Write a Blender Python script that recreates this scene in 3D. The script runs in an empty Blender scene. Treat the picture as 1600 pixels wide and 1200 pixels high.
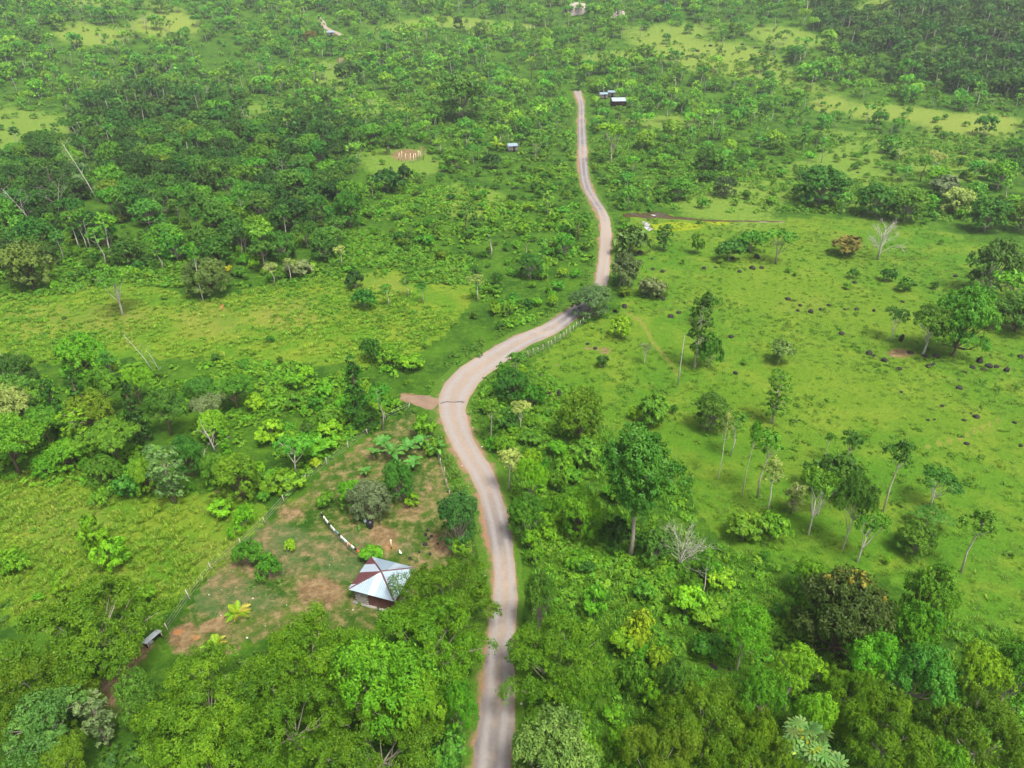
import bpy, math, random
import numpy as np
from mathutils import Vector, Matrix

# ------------------------------------------------------------------ camera, sky, sun, exposure
SC = bpy.context.scene
COL = SC.collection
CAM_Z = 64.0
PITCH = math.radians(30.9)
FPX = 1111.0                                   # focal length in pixels of the 1600 px wide photograph
cam_d = bpy.data.cameras.new('camera'); cam = bpy.data.objects.new('camera', cam_d); COL.objects.link(cam)
cam.location = (0, 0, CAM_Z); cam.rotation_euler = (math.pi/2-PITCH, 0, 0)
cam_d.sensor_width = 36.0; cam_d.lens = 36.0*FPX/1600.0; cam_d.clip_start = 1.0; cam_d.clip_end = 9000.0
SC.camera = cam

SUN_EL, SUN_AZ = math.radians(64), math.radians(146)     # azimuth clockwise from +Y: high, over the viewer's right shoulder
w = bpy.data.worlds.new('World'); SC.world = w; w.use_nodes = True
nt = w.node_tree; bg = nt.nodes['Background']
sky = nt.nodes.new('ShaderNodeTexSky'); sky.sky_type = 'NISHITA'; sky.sun_disc = False
sky.sun_elevation = SUN_EL; sky.sun_rotation = SUN_AZ; sky.air_density = 0.7; sky.dust_density = 7.0; sky.ozone_density = 1.0
nt.links.new(sky.outputs[0], bg.inputs[0]); bg.inputs[1].default_value = 0.122
sun_d = bpy.data.lights.new('sun', 'SUN'); sun_d.energy = 2.15; sun_d.angle = math.radians(12); sun_d.color = (1.0, 0.965, 0.90)
sun = bpy.data.objects.new('sun', sun_d); COL.objects.link(sun)
sdir = Vector((math.cos(SUN_EL)*math.sin(SUN_AZ), math.cos(SUN_EL)*math.cos(SUN_AZ), math.sin(SUN_EL)))
sun.rotation_euler = sdir.to_track_quat('Z', 'Y').to_euler(); sun.location = sdir*300
SC.view_settings.view_transform = 'Standard'; SC.view_settings.look = 'None'
SC.view_settings.exposure = 1.25; SC.view_settings.gamma = 1.0; SC.view_settings.use_curve_mapping = False
SC.render.engine = 'CYCLES'
SC.cycles.max_bounces = 6; SC.cycles.diffuse_bounces = 3; SC.cycles.transmission_bounces = 3; SC.cycles.glossy_bounces = 2
SC.cycles.volume_bounces = 0
SC.cycles.use_denoising = True; SC.cycles.denoiser = 'OPENIMAGEDENOISE'

# ------------------------------------------------------------------ terrain height, pixel <-> ground
def sstep(a, b, x):
    t = np.clip((x-a)/(b-a), 0, 1); return t*t*(3-2*t)
def H(x, y):
    x = np.asarray(x, float); y = np.asarray(y, float)
    r = np.hypot(x, y)
    h = (0.5*np.sin(x/37+1.3)*np.cos(y/29)+0.3*np.sin(x/17+y/23))*sstep(90, 200, r)
    h += 5.0*np.sin(x/85+.4)*np.sin(y/66+1)*sstep(310, 520, r)
    h += 40*sstep(330, 820, r)
    h += 125*np.exp(-((x-500)**2+(y-800)**2)/(2*205.0**2))
    h += 60*np.exp(-((x+560)**2+(y-1000)**2)/(2*260.0**2))
    h += 20*np.exp(-((x-70)**2+(y-720)**2)/(2*95.0**2))
    h += 150*sstep(850, 1700, r)
    return h
SP, CP = math.sin(PITCH), math.cos(PITCH)
def ray(px, py):
    a = (px-800)/FPX; b = (600-py)/FPX
    d = np.array([a, CP+b*SP, -SP+b*CP]); return d      # depth along the axis = 1 per unit
def G(px, py, dz=0.0):
    """world point where the line of sight through a pixel of the photograph meets the ground (raised by dz)"""
    d = ray(px, py)
    t = np.geomspace(15, 3000, 1400)
    z = CAM_Z+d[2]*t-H(d[0]*t, d[1]*t)-dz
    k = np.nonzero(z < 0)[0]
    if len(k) == 0: k = [len(t)-1]
    i = max(k[0], 1); lo, hi = t[i-1], t[i]
    for _ in range(24):
        m = .5*(lo+hi)
        if CAM_Z+d[2]*m-H(d[0]*m, d[1]*m)-dz < 0: hi = m
        else: lo = m
    return np.array([d[0]*hi, d[1]*hi, H(d[0]*hi, d[1]*hi)]), hi
def PX(x, y, z):
    dz = z-CAM_Z
    dep = y*CP-dz*SP; up = y*SP+dz*CP
    dep = np.where(dep < 1, 1, dep)
    return 800+FPX*x/dep, 600-FPX*up/dep, dep
def P2(pts):                                           # list of pixels -> ground xy
    return np.array([G(*p)[0][:2] for p in pts])

# ------------------------------------------------------------------ object helpers
def tag(o, label=None, cat=None, group=None, kind=None):
    if label: o['label'] = label
    if cat: o['category'] = cat
    if group: o['group'] = group
    if kind: o['kind'] = kind
    return o
def mkmesh(name, V, F, mats=(), midx=None, smooth=False, attrs=None):
    """V (n,3); F list of index arrays (m,k) with any k"""
    me = bpy.data.meshes.new(name)
    V = np.asarray(V, np.float32)
    F = [np.asarray(f, np.int32) for f in F if len(f)]
    me.vertices.add(len(V)); me.vertices.foreach_set('co', V.ravel())
    nl = sum(f.size for f in F); npoly = sum(len(f) for f in F)
    me.loops.add(nl); me.loops.foreach_set('vertex_index', np.concatenate([f.ravel() for f in F]))
    tot = np.concatenate([np.full(len(f), f.shape[1], np.int32) for f in F])
    me.polygons.add(npoly); me.polygons.foreach_set('loop_start', np.concatenate([[0], np.cumsum(tot)[:-1]]).astype(np.int32))
    me.polygons.foreach_set('loop_total', tot)
    if midx is not None: me.polygons.foreach_set('material_index', np.asarray(midx, np.int32))
    if smooth is not False:
        s = np.ones(npoly, bool) if smooth is True else np.asarray(smooth, bool)
        me.polygons.foreach_set('use_smooth', s)
    for k, a in (attrs or {}).items():
        at = me.attributes.new(k, 'FLOAT', 'POINT'); at.data.foreach_set('value', np.asarray(a, np.float32))
    for m in mats: me.materials.append(m)
    me.update(calc_edges=True)
    return me
def obj(name, me, parent=None, loc=(0,0,0), rz=0.0, scale=(1,1,1), color=None):
    o = bpy.data.objects.new(name, me); COL.objects.link(o)
    o.parent = parent; o.location = loc; o.rotation_euler = (0, 0, rz); o.scale = scale
    if color is not None: o.color = (*color, 1)
    return o
class MB:
    def __init__(s): s.V = []; s.F = {}; s.n = 0
    def add(s, V, F):
        V = np.asarray(V, float); s.V.append(V)
        for f in F: s.F.setdefault(len(f), []).append([i+s.n for i in f])
        s.n += len(V); return s
    def box(s, c, size, rz=0.0, top=1.0):
        c = np.asarray(c, float); x, y, z = np.asarray(size)/2
        v = np.array([[-x,-y,-z],[x,-y,-z],[x,y,-z],[-x,y,-z],[-x*top,-y*top,z],[x*top,-y*top,z],[x*top,y*top,z],[-x*top,y*top,z]])
        ca, sa = math.cos(rz), math.sin(rz)
        v = v@np.array([[ca,sa,0],[-sa,ca,0],[0,0,1]])+c
        return s.add(v, [(3,2,1,0),(4,5,6,7),(0,1,5,4),(1,2,6,5),(2,3,7,6),(3,0,4,7)])
    def tube(s, pts, rad, k=6, cap=True):
        pts = np.asarray(pts, float); n = len(pts)
        rad = np.broadcast_to(rad, n)
        V = []
        for i in range(n):
            t = pts[min(i+1, n-1)]-pts[max(i-1, 0)]; t = t/(np.linalg.norm(t)+1e-9)
            a = np.cross(t, [0,0,1.0]) if abs(t[2]) < .9 else np.cross(t, [1.0,0,0])
            a /= np.linalg.norm(a); b = np.cross(t, a)
            for j in range(k):
                th = 2*math.pi*j/k; V.append(pts[i]+rad[i]*(a*math.cos(th)+b*math.sin(th)))
        F = [(i*k+j, i*k+(j+1)%k, (i+1)*k+(j+1)%k, (i+1)*k+j) for i in range(n-1) for j in range(k)]
        if cap: F.append(tuple((n-1)*k+j for j in range(k))); F.append(tuple(reversed(range(k))))
        return s.add(V, F)
    def mesh(s, name, mats=(), smooth=False):
        return mkmesh(name, np.concatenate(s.V), [np.array(v) for v in s.F.values()], mats, smooth=smooth)
    def arrays(s): return np.concatenate(s.V), [np.array(v) for v in s.F.values()]

# ------------------------------------------------------------------ materials
def mat(name):
    m = bpy.data.materials.new(name); m.use_nodes = True
    nt = m.node_tree; nt.nodes.clear()
    out = nt.nodes.new('ShaderNodeOutputMaterial'); return m, nt, out
def N(nt, t, **kw):
    n = nt.nodes.new(t)
    for k, v in kw.items(): setattr(n, k, v)
    return n
def L(nt, a, b): nt.links.new(a, b)
def mathn(nt, op, a, b=None, clamp=False):
    n = N(nt, 'ShaderNodeMath', operation=op, use_clamp=clamp)
    for i, v in enumerate((a, b)):
        if v is None: continue
        if isinstance(v, (int, float)): n.inputs[i].default_value = v
        else: L(nt, v, n.inputs[i])
    return n.outputs[0]
def mixc(nt, fac, a, b, mode='MIX'):
    n = N(nt, 'ShaderNodeMix', data_type='RGBA', blend_type=mode)
    for i, v in ((0, fac), (6, a), (7, b)):
        if isinstance(v, (int, float)): n.inputs[i].default_value = v
        elif isinstance(v, tuple): n.inputs[i].default_value = (*v, 1)
        else: L(nt, v, n.inputs[i])
    return n.outputs[2]
def noise(nt, scale, detail=3, rough=.55, vec=None):
    n = N(nt, 'ShaderNodeTexNoise'); n.inputs['Scale'].default_value = scale
    n.inputs['Detail'].default_value = detail; n.inputs['Roughness'].default_value = rough
    if vec is not None: L(nt, vec, n.inputs['Vector'])
    return n.outputs[0]
def ramp(nt, fac, a, b):
    n = N(nt, 'ShaderNodeMapRange', interpolation_type='SMOOTHSTEP'); n.inputs[1].default_value = a; n.inputs[2].default_value = b
    L(nt, fac, n.inputs[0]); return n.outputs[0]
def pbsdf(nt, out, rough=.8, spec=.3, metal=0):
    p = N(nt, 'ShaderNodeBsdfPrincipled'); p.inputs['Roughness'].default_value = rough
    p.inputs['Specular IOR Level'].default_value = spec; p.inputs['Metallic'].default_value = metal
    L(nt, p.outputs[0], out.inputs[0]); return p
def attr(nt, name): return N(nt, 'ShaderNodeAttribute', attribute_name=name).outputs['Fac']

def foliage_mat(name, transl=.27, rnd=.12):
    m, nt, out = mat(name)
    oi = N(nt, 'ShaderNodeObjectInfo'); t = attr(nt, 'tint')
    hs = N(nt, 'ShaderNodeHueSaturation'); L(nt, oi.outputs['Color'], hs.inputs['Color'])
    # hue and value wander from leaf spray to leaf spray and from plant to plant
    h1 = mathn(nt, 'MULTIPLY', mathn(nt, 'SUBTRACT', .5, t), .035)
    h2 = mathn(nt, 'MULTIPLY', mathn(nt, 'SUBTRACT', oi.outputs['Random'], .47), rnd*.24)
    L(nt, mathn(nt, 'ADD', mathn(nt, 'ADD', h1, h2), .5), hs.inputs['Hue'])
    v1 = mathn(nt, 'ADD', mathn(nt, 'MULTIPLY', t, .85), .55)
    r2 = mathn(nt, 'FRACT', mathn(nt, 'MULTIPLY', oi.outputs['Random'], 17.31))
    v2 = mathn(nt, 'ADD', mathn(nt, 'MULTIPLY', mathn(nt, 'SUBTRACT', r2, .5), 3.0*rnd), 1.0)
    L(nt, mathn(nt, 'MULTIPLY', v1, v2), hs.inputs['Value'])
    p = N(nt, 'ShaderNodeBsdfPrincipled'); p.inputs['Roughness'].default_value = .5; p.inputs['Specular IOR Level'].default_value = .16
    tr = N(nt, 'ShaderNodeBsdfTranslucent'); mx = N(nt, 'ShaderNodeMixShader'); mx.inputs[0].default_value = transl
    L(nt, hs.outputs[0], p.inputs['Base Color'])
    L(nt, mixc(nt, 1.0, hs.outputs[0], (1.25, 1.15, .5), 'MULTIPLY'), tr.inputs[0])
    L(nt, p.outputs[0], mx.inputs[1]); L(nt, tr.outputs[0], mx.inputs[2]); L(nt, mx.outputs[0], out.inputs[0])
    return m
LEAF = foliage_mat('leaf')
LEAF_FAR = foliage_mat('leaf_far_woods', .28, .17)
def bark_mat():
    m, nt, out = mat('bark'); p = pbsdf(nt, out, .85, .2)
    tc = N(nt, 'ShaderNodeTexCoord'); oi = N(nt, 'ShaderNodeObjectInfo')
    n = noise(nt, 5, 4, .6, tc.outputs['Object'])
    c = mixc(nt, n, (.5,.47,.43), (1.3,1.28,1.2)); L(nt, mixc(nt, 1.0, oi.outputs['Color'], c, 'MULTIPLY'), p.inputs['Base Color'])
    b = N(nt, 'ShaderNodeBump'); b.inputs['Strength'].default_value = .5; L(nt, n, b.inputs['Height']); L(nt, b.outputs[0], p.inputs['Normal'])
    return m
BARK = bark_mat()
def plain(name, c, rough=.8, spec=.3, metal=0, nscale=8, var=.25, bump=0.0, dirt=None):
    m, nt, out = mat(name); p = pbsdf(nt, out, rough, spec, metal)
    tc = N(nt, 'ShaderNodeTexCoord'); n = noise(nt, nscale, 4, .6, tc.outputs['Object'])
    c0 = tuple(v*(1-var) for v in c); c1 = tuple(v*(1+var) for v in c)
    cc = mixc(nt, n, c0, c1)
    if dirt:
        cc = mixc(nt, mathn(nt, 'MULTIPLY', ramp(nt, noise(nt, nscale*.23, 5, .7, tc.outputs['Object']), .52, .72), dirt[1]), cc, dirt[0])
    L(nt, cc, p.inputs['Base Color'])
    if bump:
        b = N(nt, 'ShaderNodeBump'); b.inputs['Strength'].default_value = bump; L(nt, n, b.inputs['Height']); L(nt, b.outputs[0], p.inputs['Normal'])
    return m
PALE_BARK = plain('pale_bark', (.36,.34,.29), nscale=4, var=.35)
DEAD_WOOD = plain('dead_wood', (.33,.31,.27), nscale=6, var=.3)
ROCK = plain('dark_basalt', (.026,.024,.022), .95, .12, nscale=3, var=.5, bump=.8, dirt=((.09,.085,.07), .5))
STONE = plain('pale_stone', (.30,.26,.24), .9, .2, nscale=.4, var=.35, bump=.4, dirt=((.10,.12,.05), .6))
ZINC = plain('zinc_sheet', (.205,.275,.32), .48, .4, .2, nscale=1.1, var=.10, dirt=((.42,.40,.38), .35))
ZINC2 = plain('bright_zinc_sheet', (.30,.365,.405), .45, .4, .2, nscale=1.1, var=.07)
RED = plain('maroon_sheet', (.085,.030,.030), .55, .4, nscale=1.4, var=.3, dirt=((.16,.08,.06), .5))
REDP = plain('maroon_wall_sheet', (.11,.045,.042), .6, .4, nscale=1.4, var=.3)
CEMENT = plain('cement_block', (.26,.25,.22), .9, .2, nscale=2.5, var=.25, bump=.2)
POST = plain('weathered_post', (.38,.34,.28), .85, .2, nscale=6, var=.3)
PALEPOST = plain('pale_timber', (.55,.47,.34), .8, .2, nscale=6, var=.2)
FPOST = plain('grey_fence_post', (.36,.33,.27), .85, .2, nscale=6, var=.3)
WIRE = plain('fence_wire', (.25,.24,.23), .6, .4, nscale=5, var=.2)
BLACKP = plain('black_plastic', (.012,.014,.02), .35, .5, nscale=3, var=.4)
DOORW = plain('dark_timber', (.05,.03,.022), .8, .2, nscale=6, var=.3)
GREYTIN = plain('grey_tin', (.40,.43,.41), .5, .4, .2, nscale=2, var=.3, dirt=((.14,.13,.12), .6))
# ------------------------------------------------------------------ what grows where (drawn once on the photograph, then laid on the ground)
def inpoly(px, py, poly):
    px = np.asarray(px); py = np.asarray(py); c = np.zeros(px.shape, bool); n = len(poly)
    for i in range(n):
        x1, y1 = poly[i]; x2, y2 = poly[(i+1) % n]
        if y1 == y2: continue
        k = ((y1 > py) != (y2 > py)) & (px < (x2-x1)*(py-y1)/(y2-y1)+x1); c ^= k
    return c
def blobs(px, py, lst):
    v = np.zeros(np.shape(px))
    for (x, y, rx, ry, s) in lst:
        d = np.hypot((px-x)/rx, (py-y)/ry); v = np.maximum(v, s*np.clip(1.35-d*.9, 0, 1))
    return v
def line_mask(px, py, pts, wpx):
    v = np.zeros(np.shape(px))
    for (x1, y1), (x2, y2) in zip(pts[:-1], pts[1:]):
        dx, dy = x2-x1, y2-y1; t = np.clip(((px-x1)*dx+(py-y1)*dy)/(dx*dx+dy*dy), 0, 1)
        d = np.hypot(px-x1-t*dx, py-y1-t*dy); v = np.maximum(v, np.clip(1.4-d/wpx, 0, 1))
    return np.minimum(v, 1)

YARD = [(262,990),(330,895),(415,815),(470,770),(520,722),(560,690),(610,655),(640,640),(672,660),(690,700),(703,760),(742,850),(745,905),(690,960),(600,985),(520,985),(440,990),(380,1010),(340,1035),(270,1025)]
PASTURE = [(985,330),(1120,345),(1300,340),(1430,350),(1540,380),(1700,400),(1700,1000),(1500,990),(1380,900),(1240,880),(1140,865),(1090,800),(1060,720),(960,680),(850,590),(830,570),(900,512),(965,490),(985,440),(975,390)]
LEFTFIELD = [(-80,470),(80,455),(200,440),(330,470),(420,445),(560,425),(700,410),(760,440),(700,520),(640,560),(560,570),(460,570),(330,560),(200,560),(60,570),(-80,590)]
FRONTFIELD = [(-80,745),(120,735),(230,770),(330,770),(420,790),(415,815),(330,895),(262,960),(200,960),(60,965),(-80,1000)]
CLEAR = [  # open grass further off: (x, y, rx, ry, pale); pale = yellowish grass with its sunlit tone painted in
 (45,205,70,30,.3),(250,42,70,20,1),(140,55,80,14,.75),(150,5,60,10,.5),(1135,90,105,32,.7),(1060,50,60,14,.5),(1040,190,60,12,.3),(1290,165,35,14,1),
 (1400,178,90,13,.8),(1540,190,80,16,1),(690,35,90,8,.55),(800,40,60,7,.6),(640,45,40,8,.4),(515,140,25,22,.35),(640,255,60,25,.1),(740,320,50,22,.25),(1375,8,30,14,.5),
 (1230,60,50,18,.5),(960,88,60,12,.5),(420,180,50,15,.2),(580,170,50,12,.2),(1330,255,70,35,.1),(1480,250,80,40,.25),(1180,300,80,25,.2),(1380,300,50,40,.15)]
SOIL = [(500,925,48,30,1.0),(455,800,38,20,.75),(600,835,38,26,.8),(690,850,30,26,.9),(560,800,38,14,.5),(640,800,45,16,.7),(330,985,70,22,.7),(285,1000,32,22,.85),(420,900,20,18,.5),(690,740,16,22,.5),
 (510,730,34,24,.45),(600,680,30,16,.4),(230,1010,45,32,.5),(180,1080,40,50,.7),(90,1180,40,40,.5),(860,735,22,10,.5),(900,745,16,12,.55),(1405,552,28,9,.9),(1180,398,40,8,.3),
 (635,242,30,12,.9),(660,235,14,14,.6),(535,95,18,10,.7),(870,620,16,14,.5),(925,545,26,8,.7),(870,570,14,8,.6),(1010,462,20,8,.4),(1350,275,40,14,.35),(1450,320,40,12,.45),(345,770,22,14,.6),
 (945,548,14,8,.8),(540,1040,260,200,.35),(1080,935,14,10,.4),(1000,1010,14,8,.5),(1110,1035,14,8,.5),(1440,985,16,8,.4),(1270,1010,60,14,.5),(700,1100,50,70,.5)]
ORANGE = [(610,855,22,12,.8),(575,835,16,8,.5),(278,987,13,6,1.3),(305,995,12,8,1),(347,479,5,7,1.3),(510,920,18,7,.8),(600,882,22,8,.7),(650,625,18,6,1.0),(668,632,16,6,1.2),(745,600,10,22,.5),(720,880,8,20,.6)]
MOWN = [(430,860,70,42,1),(540,870,50,40,1),(350,930,70,38,.8),(630,855,28,20,.5),(400,940,60,25,.6),(660,760,40,40,.35),(560,750,60,40,.3)]
DRY = [(60,500,110,40,.7),(180,500,90,35,.8),(330,500,90,40,.7),(450,490,80,40,.8),(600,445,60,25,.6),(110,820,140,60,.6),(330,870,70,40,.7),(180,900,80,30,.5),(1000,430,60,30,.4),(1250,475,90,25,.5),(1100,540,80,30,.3),(970,560,60,30,.35),
 (730,310,50,18,.6),(520,900,40,14,.3),(1340,560,90,20,.4),(1560,920,80,40,.35),(1140,880,60,14,.3),(460,790,40,16,.6),(690,735,20,24,.4)]
YELLOW = [(1055,354,42,6,1.3),(1125,347,25,4,.9),(1300,330,60,4,.5)]
PATHS = [([(268,990),(300,982),(340,975),(362,968)],4),([(632,621),(655,625),(690,632)],7)]
TRODDEN = [([(975,485),(1003,503),(1020,535),(1050,570),(1058,585)],3),([(1440,700),(1500,685),(1540,665),(1565,655)],3)]
GULLY = [([(230,1010),(190,1060),(140,1120),(90,1190)],10)]

gm, gnt, gout = mat('ground')
def build_ground():
    radii = np.concatenate([[0], np.geomspace(12, 2600, 345)])
    a0 = np.arange(-52, 52.01, .19)
    ang = np.radians(np.concatenate([a0, np.arange(54, 307, 4.0)]))
    na = len(ang); R, A = np.meshgrid(radii[1:], ang, indexing='ij')
    X = R*np.sin(A); Y = R*np.cos(A); Z = H(X, Y)
    V = np.concatenate([[[0, 0, H(0, 0)]], np.stack([X.ravel(), Y.ravel(), Z.ravel()], 1)])
    nr = len(radii)-1
    i, j = np.meshgrid(np.arange(nr-1), np.arange(na), indexing='ij'); j2 = (j+1) % na
    Q = np.stack([1+i*na+j, 1+i*na+j2, 1+(i+1)*na+j2, 1+(i+1)*na+j], -1).reshape(-1, 4)[:, ::-1]
    jj = np.arange(na); T = np.stack([np.zeros(na, int), 1+(jj+1) % na, 1+jj], 1)[:, ::-1]
    px, py, dep = PX(V[:,0], V[:,1], V[:,2]); front = (dep > 5) & (py < 1500)
    px = np.where(front, px, -5000); py = np.where(front, py, 5000)
    rng = np.random.default_rng(3)
    past = inpoly(px, py, PASTURE)*1.0
    field = np.maximum(inpoly(px, py, LEFTFIELD), inpoly(px, py, FRONTFIELD))*1.0
    yard = inpoly(px, py, YARD)*1.0
    soil = np.maximum(blobs(px, py, SOIL)*.85, 0)
    for p, wd in PATHS: soil = np.maximum(soil, line_mask(px, py, p, wd*1.3)*1.0)
    for p, wd in GULLY: soil = np.maximum(soil, line_mask(px, py, p, wd)*.7)
    soil = np.maximum(soil, .50*yard)
    tread = np.zeros(len(px))
    for p, wd in TRODDEN: tread = np.maximum(tread, line_mask(px, py, p, wd))
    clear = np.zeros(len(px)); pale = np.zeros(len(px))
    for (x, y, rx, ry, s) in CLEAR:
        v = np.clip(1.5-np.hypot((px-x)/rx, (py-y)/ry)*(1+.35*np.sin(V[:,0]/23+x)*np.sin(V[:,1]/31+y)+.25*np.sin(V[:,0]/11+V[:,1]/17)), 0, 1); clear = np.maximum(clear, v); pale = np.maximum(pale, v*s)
    at = dict(g_past=past, g_field=field, g_soil=soil, g_orange=np.minimum(blobs(px, py, ORANGE)*.72, 1), g_mown=blobs(px, py, MOWN)*np.maximum(yard, .0),
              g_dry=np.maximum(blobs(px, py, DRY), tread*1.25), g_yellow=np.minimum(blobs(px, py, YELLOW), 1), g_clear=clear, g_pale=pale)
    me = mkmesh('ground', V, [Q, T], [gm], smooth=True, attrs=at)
    o = obj('ground', me); tag(o, kind='structure'); return o
ground = build_ground()
nt = gnt
geo = N(nt, 'ShaderNodeNewGeometry'); pos = geo.outputs['Position']
nbig = noise(nt, .022, 3, .5, pos); nmid = noise(nt, .13, 4, .6, pos); nsm = noise(nt, .8, 4, .65, pos); nfine = noise(nt, 2.6, 5, .78, pos)
def edge(a, lo=.35, hi=.75, amt=.7):                   # ragged edge for a mask
    s = mathn(nt, 'ADD', attr(nt, a), mathn(nt, 'MULTIPLY', mathn(nt, 'SUBTRACT', mixv, .5), amt)); return ramp(nt, s, lo, hi)
mixv = mathn(nt, 'ADD', mathn(nt, 'MULTIPLY', nmid, .45), mathn(nt, 'MULTIPLY', nsm, .55))
c = mixc(nt, ramp(nt, nmid, .35, .68), (.026,.084,.005), (.066,.160,.009))
c = mixc(nt, mathn(nt, 'MULTIPLY', ramp(nt, nsm, .45, .7), .75), c, (.098,.190,.012))
pa = mixc(nt, ramp(nt, nbig, .36, .64), (.074,.190,.010), (.122,.214,.014))
pa = mixc(nt, mathn(nt, 'MULTIPLY', ramp(nt, nmid, .42, .7), .85), pa, (.165,.242,.022))
pa = mixc(nt, mathn(nt, 'MULTIPLY', ramp(nt, nsm, .5, .75), .9), pa, (.042,.115,.006))
c = mixc(nt, edge('g_past', .3, .7, .5), c, pa)
fi = mixc(nt, ramp(nt, nmid, .35, .65), (.090,.210,.010), (.172,.248,.020))
fi = mixc(nt, mathn(nt, 'MULTIPLY', ramp(nt, nsm, .45, .7), .6), fi, (.06,.135,.01))
c = mixc(nt, edge('g_field', .3, .7, .6), c, fi)
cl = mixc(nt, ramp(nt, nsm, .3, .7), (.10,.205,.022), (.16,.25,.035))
cl = mixc(nt, attr(nt, 'g_pale'), cl, mixc(nt, nsm, (.145,.230,.030), (.25,.285,.06)))  # far patches: yellowish grass, sunlit brightness put into the colour
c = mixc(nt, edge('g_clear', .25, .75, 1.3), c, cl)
c = mixc(nt, mathn(nt, 'MULTIPLY', edge('g_dry', .3, .95, .9), .65), c, mixc(nt, nsm, (.16,.19,.03), (.29,.265,.075)))
c = mixc(nt, edge('g_mown', .25, .6, .6), c, mixc(nt, nsm, (.045,.112,.026), (.115,.158,.058)))
c = mixc(nt, edge('g_yellow', .35, .6, .3), c, (.25,.31,.010))
so = mixc(nt, ramp(nt, nsm, .35, .7), (.165,.105,.058), (.31,.215,.135))
so = mixc(nt, mathn(nt, 'MULTIPLY', ramp(nt, nfine, .6, .8), .5), so, (.42,.36,.28))
c = mixc(nt, edge('g_soil', .40, .66, .9), c, so)
c = mixc(nt, edge('g_orange', .4, .8, .5), c, mixc(nt, nsm, (.34,.135,.055), (.46,.22,.11)))
c = mixc(nt, 1.0, c, mixc(nt, nfine, (.34,.37,.28), (1.04,1.08,.88)), 'MULTIPLY')
p = pbsdf(nt, gout, .9, .12); L(nt, c, p.inputs['Base Color'])
b = N(nt, 'ShaderNodeBump'); b.inputs['Strength'].default_value = .9; b.inputs['Distance'].default_value = .5
L(nt, mathn(nt, 'ADD', nsm, mathn(nt, 'MULTIPLY', nfine, .45)), b.inputs['Height']); L(nt, b.outputs[0], p.inputs['Normal'])

# ------------------------------------------------------------------ road: left and right edge of the gravel in the photograph, top to bottom
ROAD = [(152,901,909),(158,902,912),(165,904,913),(180,903,914),(200,902,916),(225,902,918),(250,903,919),(275,905,921),(290,908,925),(300,912,929),(310,918,935),(320,924,942),(330,930,949),(342,935,954),
        (352,937,955),(365,938,955),(380,938,954),(400,936,953),(420,932,953),(440,929,951)]
cen = []
for (y, l, r) in ROAD:
    a = G(l, y)[0][:2]; b_ = G(r, y)[0][:2]; cen.append(((a+b_)/2, None))
# the diagonal stretch behind the roadside tree and the bend, as pairs of edge points
PAIRS = [((917,462),(940,472)),((893,481),(906,493)),((850,506),(866,524)),((800,527),(818,546)),((762,546),(786,573)),((725,569),(757,592)),((698,592),(742,613)),((684,622),(733,633)),((687,650),(731,655)),((703,700),(750,697)),((735,750),(778,747)),
         ((752,800),(792,797)),((764,850),(803,848)),((768,900),(809,900)),((763,950),(813,950)),((756,1000),(810,1000)),((752,1050),(808,1050)),((748,1100),(808,1100)),((741,1150),(806,1150)),((733,1200),(804,1200)),((722,1290),(802,1290)),((700,1450),(800,1450))]
LP = [G(l, y)[0][:2] for (y, l, r) in ROAD]+[G(*a)[0][:2] for a, b_ in PAIRS]
RP = [G(r, y)[0][:2] for (y, l, r) in ROAD]+[G(*b_)[0][:2] for a, b_ in PAIRS]
LP, RP = np.array(LP), np.array(RP)
MID = (LP+RP)/2; WID = np.linalg.norm(LP-RP, axis=1)
# carry the road on round the corner among the far trees and on below the camera
MID = np.concatenate([[MID[0]+np.array([1, 30]), MID[0]+np.array([0, 12])], MID, [[-1.5, 8], [-2, -40], [-3, -160]]]); WID = np.concatenate([[5, 5], WID, [4.6, 4.6, 4.6]])
def dense(P, W, step=1.6):
    # Catmull-Rom through the centre points
    out, wo = [], []
    for i in range(1, len(P)-2):
        p0, p1, p2, p3 = P[i-1], P[i], P[i+1], P[i+2]; n = max(2, int(np.linalg.norm(p2-p1)/step))
        for k in range(n):
            t = k/n
            out.append(.5*((2*p1)+(-p0+p2)*t+(2*p0-5*p1+4*p2-p3)*t*t+(-p0+3*p1-3*p2+p3)*t**3)); wo.append(W[i]*(1-t)+W[i+1]*t)
    return np.array(out), np.array(wo)
RC, RW = dense(MID, WID)
ker = np.ones(7)/7; RW = np.clip(np.convolve(np.pad(RW, 3, 'edge'), ker, 'valid'), 3.4, 7.0)
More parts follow.
